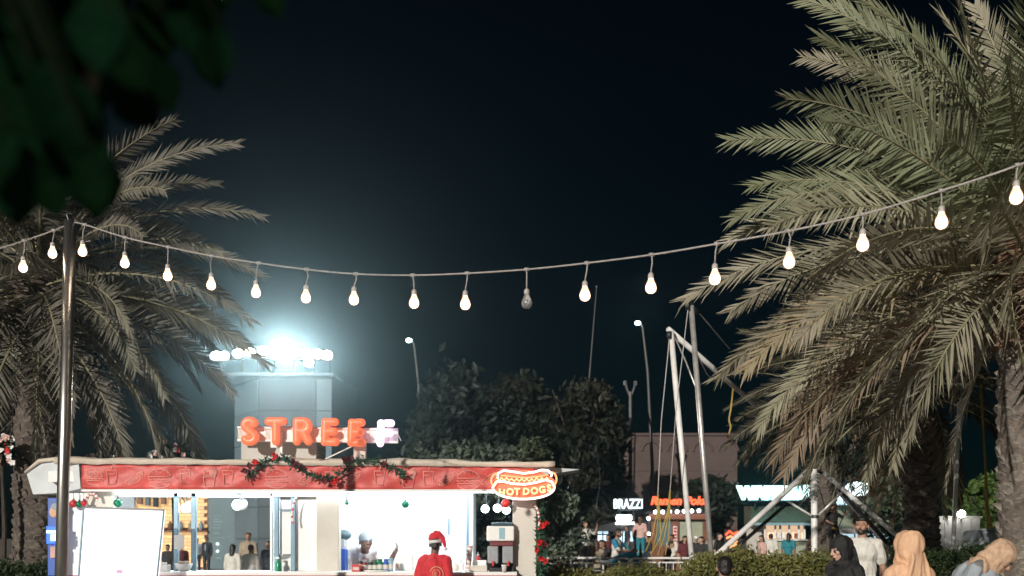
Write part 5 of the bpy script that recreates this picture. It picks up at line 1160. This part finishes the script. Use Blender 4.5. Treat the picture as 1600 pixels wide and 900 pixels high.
# ------------------------------------------------------------------ people
def rot3(yaw=0, pitch=0, roll=0): return (Matrix.Rotation(R(yaw), 3, 'Z') @ Matrix.Rotation(R(pitch), 3, 'X') @ Matrix.Rotation(R(roll), 3, 'Y'))
class Fig:
    """a figure in its own space: facing -Y, feet at z = 0, about 1.75 tall before scaling; its left hand is at +X"""
    def __init__(s, label, loc, face=0, h=1.75, skin='skin', far=False, group=None, lift=0.0):
        s.t = thing('person', label, 'person', (loc[0], loc[1], lift), R(face), group); s.k = h / 1.75; s.skin = skin; s.far = far
        s.J = dict(pel=V((0, 0, .95)), wai=V((0, -.005, 1.10)), che=V((0, 0, 1.29)), nec=V((0, .015, 1.46)), hea=V((0, -.012, 1.632)),
                   shL=V((.178, .01, 1.405)), shR=V((-.178, .01, 1.405)), elL=V((.225, .03, 1.12)), elR=V((-.225, .03, 1.12)), wrL=V((.235, -.04, .87)), wrR=V((-.235, -.04, .87)),
                   hiL=V((.09, 0, .92)), hiR=V((-.09, 0, .92)), knL=V((.10, -.015, .50)), knR=V((-.10, -.015, .50)), anL=V((.10, .025, .085)), anR=V((-.10, .025, .085)), toL=V((.12, -.15, .035)), toR=V((-.12, -.15, .035)))
        s.yaw = s.pitch = s.roll = 0; s.curl = .45
    def pose(s, **k):
        for n, v in k.items(): s.J[n] = V(v)
        return s
    def lean(s, deg, side=0):
        """bend the upper body forward about the pelvis"""
        m = Matrix.Rotation(R(deg), 3, 'X') @ Matrix.Rotation(R(side), 3, 'Y'); o = s.J['pel']
        for n in ('wai', 'che', 'nec', 'hea', 'shL', 'shR', 'elL', 'elR', 'wrL', 'wrR'): s.J[n] = o + m @ (s.J[n] - o)
        s.tors = m; return s
    def look(s, yaw=0, pitch=0, roll=0):
        s.yaw, s.pitch, s.roll = yaw, pitch, roll; n = s.J['nec'] + V((0, -.005, .05)); d_ = s.J['hea'] - n; s.J['hea'] = n + rot3(yaw * .3, -pitch, roll) @ d_; return s
    def sit(s, seat=.46):
        dz = seat + .09 - .95
        for n in s.J:
            if n[:2] not in ('kn', 'an', 'to', 'hi'): s.J[n] = s.J[n] + V((0, 0, dz))
        for q, x in (('L', 1), ('R', -1)):
            s.J['hi' + q] = V((.09 * x, 0, seat + .08)); s.J['kn' + q] = V((.12 * x, -.42, seat + .07)); s.J['an' + q] = V((.12 * x, -.40, max(seat - .37, .085))); s.J['to' + q] = V((.13 * x, -.56, max(seat - .42, .035)))
        return s
    def T(s, mb):
        mb.v = [tuple(V(p) * s.k) for p in mb.v]; return mb
    def hm(s): return rot3(s.yaw, -s.pitch, s.roll)
    def hp(s, o): return s.J['hea'] + s.hm() @ V(o)
    def he(s, mb, o, r, n=14, m=10): mb.ball(s.hp(o), r, n, m, s.hm().to_4x4())
    def build(s):
        J = s.J; mb = MB(); f = 1.12 if s.far else 1.0
        # head: skull, jaw, brow, nose, cheeks, lips, ears
        s.he(mb, (0, .012, .025), (.076, .096, .092)); s.he(mb, (0, -.022, -.038), (.058, .066, .075)); s.he(mb, (0, -.058, -.088), (.028, .024, .022))
        s.he(mb, (0, -.078, .020), (.052, .016, .014)); mb.cap(s.hp((0, -.088, .012)), s.hp((0, -.110, -.030)), .010, .0145); s.he(mb, (0, -.100, -.034), (.019, .014, .010))
        for x in (-1, 1): s.he(mb, (x * .040, -.066, -.022), (.022, .020, .022)); s.he(mb, (x * .078, .012, -.008), (.010, .019, .030))
        s.he(mb, (0, -.088, -.062), (.024, .011, .008)); s.he(mb, (0, -.086, -.071), (.021, .011, .007))
        mb.cap(J['nec'] - V((0, 0, .06)), J['nec'].lerp(J['hea'], .6), .060, .052)
        tm = getattr(s, 'tors', Matrix.Identity(3)).to_4x4()
        mb.ball(J['che'], (.165, .108, .185), 16, 10, tm); mb.ball(J['wai'], (.138, .098, .16), 16, 10, tm); mb.ball(J['pel'], (.162, .118, .13), 16, 10)
        mb.cap(J['shL'].lerp(J['nec'], .2), J['shR'].lerp(J['nec'], .2), .062, .062)
        for q in 'LR':
            mb.cap(J['sh' + q], J['el' + q], .052 * f, .040 * f); mb.cap(J['el' + q], J['wr' + q], .041 * f, .027 * f); s.hand(mb, q)
            mb.cap(J['hi' + q], J['kn' + q], .088, .056); kn, an = J['kn' + q], J['an' + q]; cal = kn.lerp(an, .3) + V((0, .012, 0)); mb.cap(kn, cal, .054, .056); mb.cap(cal, an, .056, .036)
            mb.cap(an + V((0, .01, -.035)), J['to' + q], .040, .030)
        s.body = link('body', remeshed(s.T(mb), .0135 if s.far else .0075, M[s.skin], 'body', 2 if s.far else 3), s.t, True)
        if not s.far:
            for x in (-1, 1):
                e = MB(); s.he(e, (x * .031, -.0755, -.001), (.0115, .0115, .0062), 12, 8); eo = add('eye', s.T(e), 'eye', s.t, True, True)
                e = MB(); s.he(e, (x * .031, -.0840, -.001), (.0058, .0045, .0055), 10, 8); add('iris', s.T(e), 'iris', eo, True, True)
                e = MB(); e.tube([s.hp((x * .014, -.0925, .023)), s.hp((x * .032, -.0905, .028)), s.hp((x * .05, -.077, .023))], [.002, .003, .0015], 6); add('eyebrow', s.T(e), 'hair', s.t, True)
            e = MB(); e.tube([s.hp((-.023, -.094, -.066)), s.hp((0, -.1015, -.0655)), s.hp((.023, -.094, -.066))], [.003, .0048, .003], 6); add('lips', s.T(e), 'lip' if s.skin != 'skin_dark' else 'maroon', s.t, True, True)
        return s
    def hand(s, mb, q):
        J = s.J; w_ = J['wr' + q]; d_ = (w_ - J['el' + q]).normalized(); pn = V((-1 if q == 'L' else 1, .15, 0)); pn = (pn - d_ * d_.dot(pn)).normalized(); sd_ = d_.cross(pn)
        if sd_.y > 0: sd_ = -sd_      # thumb side
        g = 1.35 if s.far else 1.0
        mb.cap(w_, w_ + d_ * .05 + sd_ * .014, .025, .024); 
        for o_ in (-.024, -.008, .008, .024): mb.cap(w_ + d_ * .02 + sd_ * o_ * .6, w_ + d_ * .085 + sd_ * o_, .016, .0125)
        for i, (o_, L) in enumerate(((.027, .070), (.009, .080), (-.009, .074), (-.027, .058))):
            p = w_ + d_ * .088 + sd_ * o_; a1 = s.curl * (.7 + .12 * i)
            d1 = (d_ * math.cos(a1) + pn * math.sin(a1)).normalized(); m_ = p + d1 * L * .52; d2 = (d_ * math.cos(a1 * 2.1) + pn * math.sin(a1 * 2.1)).normalized()
            mb.cap(p, m_, .0095 * g, .0088 * g, 8); mb.cap(m_, m_ + d2 * L * .5, .0088 * g, .0075 * g, 8)
        p = w_ + d_ * .025 + sd_ * .022; dt = (d_ * .7 + sd_ * .55 + pn * .35).normalized(); mb.cap(p, p + dt * .045, .014, .0115, 8); mb.cap(p + dt * .045, p + dt * .045 + (dt + pn * .3 + d_ * .3).normalized() * .032, .0115 * g, .009 * g, 8)
    def wear(s, name, m, prims, vox=None, sm=3, fold=None):
        mb = MB()
        for p in prims:
            if p[0] == 'e': mb.ball(p[1], p[2], 16, 10, p[3] if len(p) > 3 else None)
            elif p[0] == 'c': mb.cap(*p[1:])
            elif p[0] == 'h': s.he(mb, p[1], p[2])
            elif p[0] == 'l': mb.tube(p[1], p[2], 14)
        return link(name, remeshed(s.T(mb), vox or (.016 if s.far else .010), M[m], name, sm, None if s.far else fold), s.t, True)
    def shirt(s, m, sleeve=1.0, long=0.0, name='shirt', fat=0.0, collar=True):
        J = s.J; tm = getattr(s, 'tors', Matrix.Identity(3)).to_4x4(); P = [('e', J['che'], (.183 + fat, .128 + fat, .20), tm), ('e', J['wai'], (.165 + fat, .122 + fat, .19), tm), ('e', J['pel'] + V((0, 0, .01 - long * .5)), (.178 + fat, .134 + fat, .14 + long), None),
             ('c', J['shL'].lerp(J['nec'], .25), J['shR'].lerp(J['nec'], .25), .073, .073)]
        if collar: P.append(('c', J['nec'] - V((0, 0, .06)), J['nec'] + V((0, .0, -.005)), .075, .064))
        for q in 'LR':
            e = J['sh' + q].lerp(J['el' + q], min(sleeve, 1)); P.append(('c', J['sh' + q], e, .070, .063 if sleeve <= 1 else .055))
            if sleeve > 1: P.append(('c', J['el' + q], J['el' + q].lerp(J['wr' + q], sleeve - 1), .055, .042))
        return s.wear(name, m, P, fold=(.011, 8, .55, 0))
    def trousers(s, m, full=1.0, name='trousers'):
        J = s.J; P = [('e', J['pel'] - V((0, 0, .01)), (.172, .128, .135))]
        for q in 'LR':
            P.append(('c', J['hi' + q], J['kn' + q], .100, .072))
            if full > .5: P.append(('c', J['kn' + q], J['an' + q] + V((0, 0, .02)), .070, .056))
        s.wear(name, m, P)
        for q in 'LR': s.wear('shoe', 'shoe', [('c', J['an' + q] + V((0, .02, -.035)), J['to' + q], .05, .040)])
    def hairdo(s, m='hair', style='short'):
        P = [('h', (0, .022, .034), (.083, .096, .093)), ('h', (0, -.03, .078), (.066, .058, .040)), ('h', (0, .075, -.02), (.06, .035, .06))]
        if style == 'long': P += [('h', (0, .075, -.06), (.085, .05, .12)), ('h', (0, .085, -.17), (.08, .042, .11))]
        if style == 'bun': P += [('h', (0, .10, .07), (.045, .045, .045))]
        if style == 'cap': P = [('h', (0, .014, .045), (.088, .108, .085)), ('h', (0, .0, .02), (.086, .103, .03))]
        s.wear('hair' if style != 'cap' else 'cap', m, P, .009 if not s.far else .014, 2)
    def beard(s):
        s.wear('beard', 'hair', [('h', (0, -.026, -.070), (.062, .062, .046)), ('h', (0, -.058, -.093), (.034, .030, .022)), ('h', (-.058, .0, -.045), (.012, .022, .04)), ('h', (.058, .0, -.045), (.012, .022, .04))], .008, 2)
        mb = MB(); mb.tube([s.hp((-.027, -.088, -.063)), s.hp((-.012, -.105, -.053)), s.hp((.012, -.105, -.053)), s.hp((.027, -.088, -.063))], [.004, .007, .007, .004], 6); add('moustache', s.T(mb), 'hair', s.t, True, True)
    def hijab(s, m, drape=1.0, fullness=0.0, folds=True):
        J = s.J; tm = getattr(s, 'tors', Matrix.Identity(3)).to_4x4()
        P = [('h', (0, .026, .024), (.097 + fullness, .112 + fullness, .116)), ('h', (0, .04, -.05), (.090 + fullness, .088, .10)),
             ('h', (0, -.035, -.130), (.072, .066, .035)), ('h', (-.070, .0, -.06), (.022, .045, .075)), ('h', (.070, .0, -.06), (.022, .045, .075)),
             ('c', J['nec'] - V((0, 0, .05)), J['hea'] - V((0, -.04, .05)), .088, .082),
             ('c', J['shL'].lerp(J['nec'], .45) - V((0, 0, .01)), J['shR'].lerp(J['nec'], .45) - V((0, 0, .01)), .095, .095),
             ('e', J['che'] + V((0, .02, -.02)), (.20 * drape, .140, .22), tm), ('e', J['che'] + V((0, .03, -.20)), (.185 * drape, .135, .2), tm)]
        if folds:
            for i in range(5):
                u = -.7 + .35 * i; a = s.hp((u * .10, .09, .05)); b_ = s.hp((u * .10, .12, -.10)); c_ = J['che'] + V((u * .22, .13, -.12)); d_ = J['che'] + V((u * .26, .12, -.36))
                P.append(('l', [a, b_, c_, d_], [.012, .022, .026, .02]))
            for i in range(3): P.append(('l', [s.hp((-.085, -.02 + .02 * i, -.02 - .03 * i)), s.hp((-.05, -.07 + .01 * i, -.125 - .02 * i)), s.hp((.05, -.07 + .01 * i, -.13 - .02 * i)), s.hp((.085, -.01 + .02 * i, -.02 - .03 * i))], [.010, .014, .014, .010]))
        s.wear('headscarf', m, P, .009 if not s.far else .016, 3, (.010, 12, .35, 0))
    def robe(s, m, name='robe', fat=.02, sleeve=1.95):
        J = s.J; s.shirt(m, sleeve, .0, name, fat); P = [('e', J['pel'], (.2, .16, .2)), ('l', [V((J['pel'].x, J['pel'].y, J['pel'].z)), V((J['pel'].x, J['pel'].y - .02, .5)), V((J['pel'].x, J['pel'].y - .02, .05))], [.20, .23, .27])]
        s.wear('skirt', m, P, .016, 3, (.02, 6, .15, 0))
    def floor_loc(s): return s

def px(x, Y): p = at(x, 838, Y); return (p.x, Y, 0)

# man in the pale shirt, walking towards the camera
f = Fig('bearded man in an open pale short sleeved shirt walking towards us', px(1347, 13.6), -18, 1.86, 'skin')
f.pose(elL=(.245, .05, 1.13), wrL=(.235, -.02, .88), elR=(-.245, .06, 1.14), wrR=(-.24, .02, .88), knL=(.10, -.12, .51), anL=(.10, .05, .10), anR=(-.10, .12, .10)).look(-14, 6)
f.build(); f.shirt('c_white', .72, .03, fat=.008); f.trousers('c_khaki'); f.hairdo('hair'); f.beard()
f.wear('inner_shirt', 'c_dark', [('l', [f.J['nec'] + V((0, -.068, -.05)), f.J['nec'] + V((0, -.098, -.12)), f.J['nec'] + V((0, -.125, -.25))], [.030, .026, .006])], .007, 1)
f.wear('collar', 'c_white', [('l', [f.J['nec'] + V((-.075, .02, -.02)), f.J['nec'] + V((-.06, -.075, -.07)), f.J['nec'] + V((-.03, -.115, -.19))], [.014, .017, .008]), ('l', [f.J['nec'] + V((.075, .02, -.02)), f.J['nec'] + V((.06, -.075, -.07)), f.J['nec'] + V((.03, -.115, -.19))], [.014, .017, .008])], .008)

# woman in black, in profile
f = Fig('woman in a black headscarf and robe walking past in profile', px(1318, 9.4), -66, 1.60, 'skin_pale')
f.look(-6, -14); f.build(); f.hijab('c_black', 1.05, .006); f.robe('c_black', 'robe', .03)

# woman in a peach scarf seen from behind
f = Fig('woman in a wide peach headscarf and robe seen from behind', px(1418, 7.7), 200, 1.63, 'skin_pale')
f.pose(elL=(.25, -.02, 1.13), wrL=(.2, -.22, 1.08), elR=(-.25, -.02, 1.13), wrR=(-.2, -.22, 1.1)).look(8, 2); f.build(); f.hijab('c_peach', 1.18, .016); f.robe('c_peach', 'robe', .045)

# woman bending her head, tan patterned scarf
f = Fig('woman in a tan patterned headscarf bowing her head, grey blue garment on her arm', px(1494, 8.4), 52, 1.72, 'skin_mid')
f.lean(26).look(6, -48); f.pose(elL=f.J['elL'] + V((0, -.05, .03)), elR=f.J['elR'] + V((-.02, -.05, .02))); f.build(); f.hijab('c_tan', 1.05, .008); f.shirt('c_grey', 1.9, .05, 'garment', .05); f.robe('c_tan', 'robe', .0, .2)

# dark haired head near the hedge
f = Fig('dark haired person seen from behind in front of the clipped hedge', px(1132, 8.6), 152, 1.43, 'skin'); f.look(20, 0); f.build(); f.shirt('c_dark', .6); f.trousers('c_navy'); f.hairdo('hair')

# man with the santa hat at the counter
f = Fig('man in a red shirt and a red and white santa hat leaning at the counter', px(676, 12.45), 160, 1.62, 'skin_dark')
f.lean(8); f.pose(wrR=f.J['elR'] + V((.03, -.16, .1)), wrL=f.J['elL'] + V((.0, -.2, .1))).look(22, -6, 4); f.build(); f.shirt('red_cloth', .7, .02, fat=.02); f.trousers('c_navy'); f.hairdo('hair')
f.wear('hat', 'red_cloth', [('h', (0, .016, .085), (.092, .102, .050)), ('h', (0, .03, .118), (.080, .085, .045)), ('l', [f.hp((-.0, .04, .13)), f.hp((-.05, .055, .125)), f.hp((-.105, .06, .07)), f.hp((-.125, .06, -.01)), f.hp((-.130, .06, -.05))], [.06, .055, .040, .024, .015])], .008, 3)
f.wear('hat_band', 'pompom', [('h', (0, .012, .040), (.098, .114, .033)), ('h', (0, .030, .030), (.096, .102, .034))], .008, 2)
f.wear('hat_bobble', 'pompom', [('h', (-.134, .06, -.072), (.026, .026, .026))], .007, 1)
J = f.J; ring = MB(); cc = J['che'] + V((-.095, .150, -.045))
ring.tube([cc + V((.078 * math.cos(a * .2618) * 1.15, .0 - .018 * abs(math.cos(a * .2618)) + .012 * math.cos(a * .2618), .09 * math.sin(a * .2618))) for a in range(24)], .0055, 5, closed=True)
ring.tube([cc + V((.055 * math.cos(a * .5236), .004 - .01 * abs(math.cos(a * .5236)), .055 * math.sin(a * .5236))) for a in range(12)], .0032, 5, closed=True)
ring.tube([cc + V((.012, .010, -.03)), cc + V((.012, .010, .03)), cc + V((-.012, .010, .022)), cc + V((-.012, .010, .006)), cc + V((.010, .010, .0)), cc + V((-.014, .010, -.03))], .0042, 5)
add('shirt_emblem', f.T(ring), 'c_peach', f.t, True)

# vendor behind the counter
f = Fig('vendor in a grey cap behind the counter looking aside', px(566, 14.5), 12, 1.92, 'skin_dark', lift=.0)
f.lean(50); f.pose(elL=f.J['shL'] + V((.12, -.16, -.14)), wrL=f.J['shL'] + V((.18, -.36, .02)), elR=f.J['shR'] + V((-.06, -.10, -.24)), wrR=f.J['shR'] + V((.02, -.30, -.26))).look(14, 4); f.build(); f.shirt('white', 1.2, .02); f.trousers('c_dark'); f.hairdo('c_grey', 'cap')
f.wear('apron', 'cool_white', [('e', f.J['wai'] + V((0, -.07, -.05)), (.14, .07, .22))], .012)
o = on_counter(634, YK + .2); t = thing('paper_bag', 'white paper bag with red print in the hands of the vendor', 'bag', o); add('bag', MB().bbox((o.x - .13, o.y - .05, o.z), (o.x + .10, o.y + .07, o.z + .22), .02), 'paper', t); add('red_print', MB().bbox((o.x - .13, o.y - .056, o.z + .03), (o.x - .09, o.y - .051, o.z + .10), .001), 'c_pink', t)

# ---- far figures
def far(label, x, Y, face, h, skin='skin', top=None, tm='c_dark', leg='c_navy', hair='hair', style='short', seat=None, sleeve=.8, lift=0, look=(0, 0), pose=None, lean=0, hij=None, robe=None, group=None):
    f = Fig(label, px(x, Y), face, h, skin, True, group, lift)
    if seat: f.sit(seat)
    if lean: f.lean(lean)
    if pose: f.pose(**pose(f.J))
    f.look(*look); f.build()
    if robe: f.robe(robe)
    else: f.shirt(tm, sleeve); f.trousers(leg)
    if hij: f.hijab(hij, 1.0, 0, False)
    else: f.hairdo(hair, style)
    return f
def stool(x, Y, h, label):
    c = V(px(x, Y)); t = thing('stool', label, 'stool', c); add('seat', MB().bbox((c.x - .2, Y - .2, h - .04), (c.x + .2, Y + .2, h), .015), 'grey', t)
    for sx in (-1, 1):
        for sy in (-1, 1): add('leg', MB().tube([(c.x + sx * .16, Y + sy * .16, 0), (c.x + sx * .15, Y + sy * .15, h - .04)], .018, 6), 'galv', t)
# man in blue trousers perched high by the barriers
f = far('bearded man in a white and blue top and blue trousers sitting by the barriers', 962, 26.9, 66, 1.74, 'skin_mid', tm='c_white', leg='c_blue', seat=.92, sleeve=.9, lean=4, look=(0, -4), pose=lambda J: dict(elL=J['shL'] + V((.05, -.14, -.24)), wrL=J['shL'] + V((-.02, -.42, -.24)), elR=J['shR'] + V((-.05, -.14, -.24)), wrR=J['shR'] + V((.04, -.42, -.22)), knL=V((.12, -.40, 1.16)), knR=V((-.12, -.40, 1.12)), anL=V((.12, -.62, .84)), anR=V((-.12, -.64, .84)), toL=V((.13, -.76, .82)), toR=V((-.13, -.78, .82))))
f.wear('sleeve', 'c_blue', [('c', f.J['shL'] + V((0, 0, .01)), f.J['shL'].lerp(f.J['elL'], .6), .076, .072), ('c', f.J['shR'] + V((0, 0, .01)), f.J['shR'].lerp(f.J['elR'], .6), .076, .072)]); f.beard()
c = V(px(962, 26.9)); t = thing('platform_edge', 'raised grey trampoline platform behind the barriers', 'platform', (at(990, 838, 27.6).x, 27.6, 0)); xa, xb = at(948, 0, 27).x, at(1030, 0, 27).x
add('deck', MB().bbox((xa, 26.75, .84), (xb, 29.2, .92), .02), 'grey', t)
for x in (xa + .1, (xa + xb) / 2, xb - .1):
    for y in (26.85, 29.1): add('leg', MB().tube([(x, y, 0), (x, y, .84)], .035, 8), 'galv', t)
add('mat', MB().bbox((xa + .2, 26.95, .921), (xb - .2, 29.0, .935), .004), 'black', t)
far('child in a pink top and teal shorts standing on the trampoline platform', 1001, 27.4, 160, 1.20, 'skin_pale', tm='c_pink', leg='c_teal', hair='hair_brown', style='long', lift=.935, look=(-20, 0), pose=lambda J: dict(elL=J['shL'] + V((.12, .0, -.25)), wrL=J['shL'] + V((.16, -.12, -.42))))
far('small child in dark clothes facing the man in blue trousers', 980, 27.2, -70, .95, 'skin_mid', tm='c_dark', leg='c_teal', lift=.935)
f = far('jumper in a white top high above the seated crowd before the trees', 915, 30, 20, 1.5, 'skin', tm='c_white', leg='c_dark', lift=.55, pose=lambda J: dict(elL=J['shL'] + V((.18, 0, -.1)), wrL=J['shL'] + V((.2, -.1, .12)), elR=J['shR'] + V((-.18, 0, -.16)), wrR=J['shR'] + V((-.2, -.12, -.02)), anL=V((.12, .15, .2)), toL=V((.13, .05, .08))))
for dx in (-.22, .22): cord('thin dark cord from the jumper in white, running up on the %s side' % ('kiosk' if dx < 0 else 'building'), [V((px(915, 30)[0] + dx * .8, 30, 1.75)), V((px(915, 30)[0] + dx * 2, 30, 3.2)), at(918 + dx * 60, 690, 33)], .010, 'dark_metal')
# seated crowd behind the barrier
crowd = [(884, 33, 60, 'c_white', 'skin_pale', 'man in a white shirt leaning over a low table by the kiosk corner', 35, 'hair'), (868, 34, 100, 'c_dark', 'skin', 'seated person in dark clothes partly hidden by the kiosk garland', 10, 'hair'), (897, 32, -30, 'c_wine', 'skin_mid', 'seated person in wine red next to the man leaning on the table', 12, 'hair'),
         (916, 31, 10, 'c_dark', 'skin_mid', 'seated person in black below the jumper in white', 8, 'hair'), (908, 33, 150, 'c_dark', 'skin', 'seated person in dark clothes turning away below the jumper', 5, 'hair'), (932, 30.5, 175, 'c_khaki', 'skin', 'seated person in a khaki top seen from behind beside the barrier', 0, 'hair_brown'),
         (924, 34, 0, 'c_wine', 'skin_mid', 'seated person in dark red between two people in black', 8, 'hair'), (944, 32.5, -20, 'c_dark', 'skin', 'seated person in black with long hair behind the man in blue trousers', 8, 'hair'), (938, 35, 30, 'c_navy', 'skin_pale', 'seated person in navy in front of the cool lit windows', 6, 'hair')]
for i, (x, Y, fc, m_, sk, lb, ln, hr) in enumerate(crowd):
    far(lb, x, Y, fc, 1.72, sk, tm=m_, seat=.62, lean=ln, hair=hr, style='long' if i in (5, 7) else 'short', look=(0, 5), pose=(lambda J: dict(elL=J['shL'] + V((.03, -.22, -.2)), wrL=J['shL'] + V((-.02, -.48, -.22)), elR=J['shR'] + V((-.03, -.22, -.2)), wrR=J['shR'] + V((.02, -.48, -.22)))), sleeve=1.5 if i == 0 else .9, group='people sitting behind the crowd barriers')
    stool(x, Y + .05, .60, 'plain stool under the ' + lb.replace('seated ', '').replace(' by the kiosk corner', '').replace(' beside the barrier', ''))
t = thing('low_table', 'low white table before the man in the white shirt', 'table', px(873, 32.4)); c = V(px(873, 32.4)); add('top', MB().bbox((c.x - .4, 32.1, .86), (c.x + .3, 32.8, .90), .01), 'white', t)
for sx in (-.35, .25):
    for sy in (-.25, .3): add('leg', MB().tube([(c.x + sx, 32.4 + sy, 0), (c.x + sx, 32.4 + sy, .86)], .02, 6), 'galv', t)
# more of the crowd, standing between the stalls
more = [(1012, 36, 120, 'c_navy', 'skin', 'person in navy standing between the yellow cords and the pink topped child', 'long'), (1050, 37, -40, 'c_white', 'skin_mid', 'person in white behind the yellow cords at the rust red stall', 'short'), (1112, 38, 150, 'c_khaki', 'skin', 'person in khaki right of the taller leaning tube', 'short'),
        (1124, 36, 40, 'c_black', 'skin_pale', 'person in black between the taller tube and the red neon emblem', 'long'), (876, 38, -60, 'c_olive', 'skin_mid', 'person in olive standing behind the man leaning on the table', 'short'), (950, 40, 10, 'c_wine', 'skin', 'person in wine red in front of the dark domed stall', 'long'),
        (1205, 38.5, 170, 'c_white', 'skin', 'customer in white at the warm lit counter, seen from behind', 'short'), (1232, 38.5, 165, 'c_teal', 'skin_mid', 'customer in teal at the warm lit counter, seen from behind', 'long'), (1190, 36, -70, 'c_pink', 'skin', 'passer by in pink between the hedge and the green roofed stall', 'long')]
for i, (x, Y, fc, m_, sk, lb, st) in enumerate(more): far(lb, x, Y, fc, 1.64 + .03 * (i % 4), sk, tm=m_, style=st, leg=['c_navy', 'c_dark', 'c_khaki'][i % 3], look=(-20 + 10 * (i % 5), 0), group='people standing among the far stalls')
# near the rust stall
far('person in a dark patterned top standing before the rust red stall', 1070, 33, 10, 1.62, 'skin', tm='c_wine', hair='hair', style='long')
far('person in black beside a pale bag between the two leaning tubes', 1096, 33, -30, 1.60, 'skin_pale', tm='c_dark', hair='hair', style='long', look=(-15, 0))
far('person in black with a light cap right of the shorter leaning tube', 1088, 36, -20, 1.62, 'skin', tm='c_dark', hair='white', style='cap')
far('dark clothed person bending at the foot of the yellow cords', 1038, 30, 70, 1.5, 'skin', tm='c_black', lean=20)
far('person in teal sitting below the red neon emblem', 1146, 32, 20, 1.5, 'skin', tm='c_teal', leg='c_teal', seat=.6)
stool(1146, 32.05, .58, 'plain stool under the person in teal')
f = far('person in a black headscarf and robe sitting by the hedge', 1172, 21, -100, 1.52, 'skin', robe='c_black', hij='c_black', seat=.62)
stool(1172, 21.03, .6, 'plain stool under the person in black by the hedge')
# jumping child in a harness
f = far('child in a dark harness jumping beside the white centre tube', 1302, 20.4, 20, 1.02, 'skin_mid', tm='c_black', leg='c_dark', lift=1.22, sleeve=1.0, pose=lambda J: dict(elL=J['shL'] + V((.20, .0, -.10)), wrL=J['shL'] + V((.36, -.05, .08)), elR=J['shR'] + V((-.14, 0, -.2)), wrR=J['shR'] + V((-.05, -.16, -.3)), knL=V((.13, -.18, .56)), anL=V((.14, .08, .30)), toL=V((.16, -.02, .18))), hair='hair', style='bun')
f.wear('harness', 'yellow', [('c', f.J['pel'] + V((-.10, -.13, -.02)), f.J['pel'] + V((.02, -.15, -.05)), .05, .04)]); f.wear('print', 'white', [('c', f.J['knL'] + V((0, -.05, .05)), f.J['knL'] + V((.02, -.05, -.05)), .03, .02)])
x_ = px(1302, 20.4)[0]
cord('dark cord from the slanting white tube to the jumping child', [at(1316, 768, 20.2), at(1321, 800, 20.3), V((x_ + .12, 20.4, 1.22 + .60))], .010, 'dark_metal'); cord('dark cord from the white centre tube to the jumping child', [at(1275, 745, 20.08), at(1288, 790, 20.3), V((x_ - .11, 20.4, 1.22 + .60))], .010, 'dark_metal')
far('person in an olive top beside the lamp on the white wall', 1519, 27, -20, 1.75, 'skin', tm='c_olive', leg='c_dark', hair='hair_brown')
far('customer with dark hair standing at the bright canvas stall', 1377, 38, 150, 1.70, 'skin', tm='c_wine')
far('customer in dark clothes passing behind the white centre tube', 1268, 36, 60, 1.66, 'skin_mid', tm='c_wine')
# people seen through the first window
YV = 33
far('man in an open dark suit standing before the golden shop front', 323, 42, -12, 1.60, 'skin_mid', tm='c_navy', leg='c_navy', sleeve=1.9).wear('shirt_front', 'c_grey', [('e', V((0, -.125, 1.24)), (.045, .03, .17))], .014)
far('man in a grey shirt standing next to the man in the dark suit', 308, 44, 15, 1.52, 'skin', tm='c_grey', sleeve=1.2)
far('woman in a white top with long dark hair seen from behind', 364, 24, 170, 1.42, 'skin', tm='c_white', style='long', sleeve=1.8)
far('woman in a white top with brown hair seen from behind beside the other woman', 392, 23, 185, 1.42, 'skin', tm='c_white', style='bun', hair='hair_brown', sleeve=1.8)
far('tall man in a khaki shirt facing the two women in white', 388, 28, 5, 1.72, 'skin', tm='c_khaki', hair='hair_brown', sleeve=1.2)
far('person in dark clothes with a pale collar beside the white window post', 419, 26, -20, 1.5, 'skin', tm='c_navy', sleeve=1.6)
far('person in dark clothes behind the bowl of food', 284, 30, 30, 1.4, 'skin', tm='c_wine', sleeve=1.2)
far('person in black near the edge of the glowing board', 262, 31, -10, 1.36, 'skin', tm='c_dark', sleeve=1.2)
far('person in a pale coat waiting at the side of the kiosk', 84, 21, 30, 1.35, 'skin', tm='c_khaki', hair='hair', style='short')

# ------------------------------------------------------------------ thin night haze round the place
m = bpy.data.materials.new('night_haze'); m.use_nodes = True; t_ = m.node_tree; t_.nodes.remove(t_.nodes['Principled BSDF'])
pv = t_.nodes.new('ShaderNodeVolumePrincipled'); pv.inputs['Color'].default_value = (.50, .85, 1.0, 1); pv.inputs['Density'].default_value = 0.0018; pv.inputs['Anisotropy'].default_value = .93
t_.links.new(pv.outputs[0], t_.nodes['Material Output'].inputs['Volume'])
hz = MB().box((-75, -12, -1.0), (75, 85, 15.5)).mesh('haze', m); o = link('haze', hz); kind(o, 'stuff')
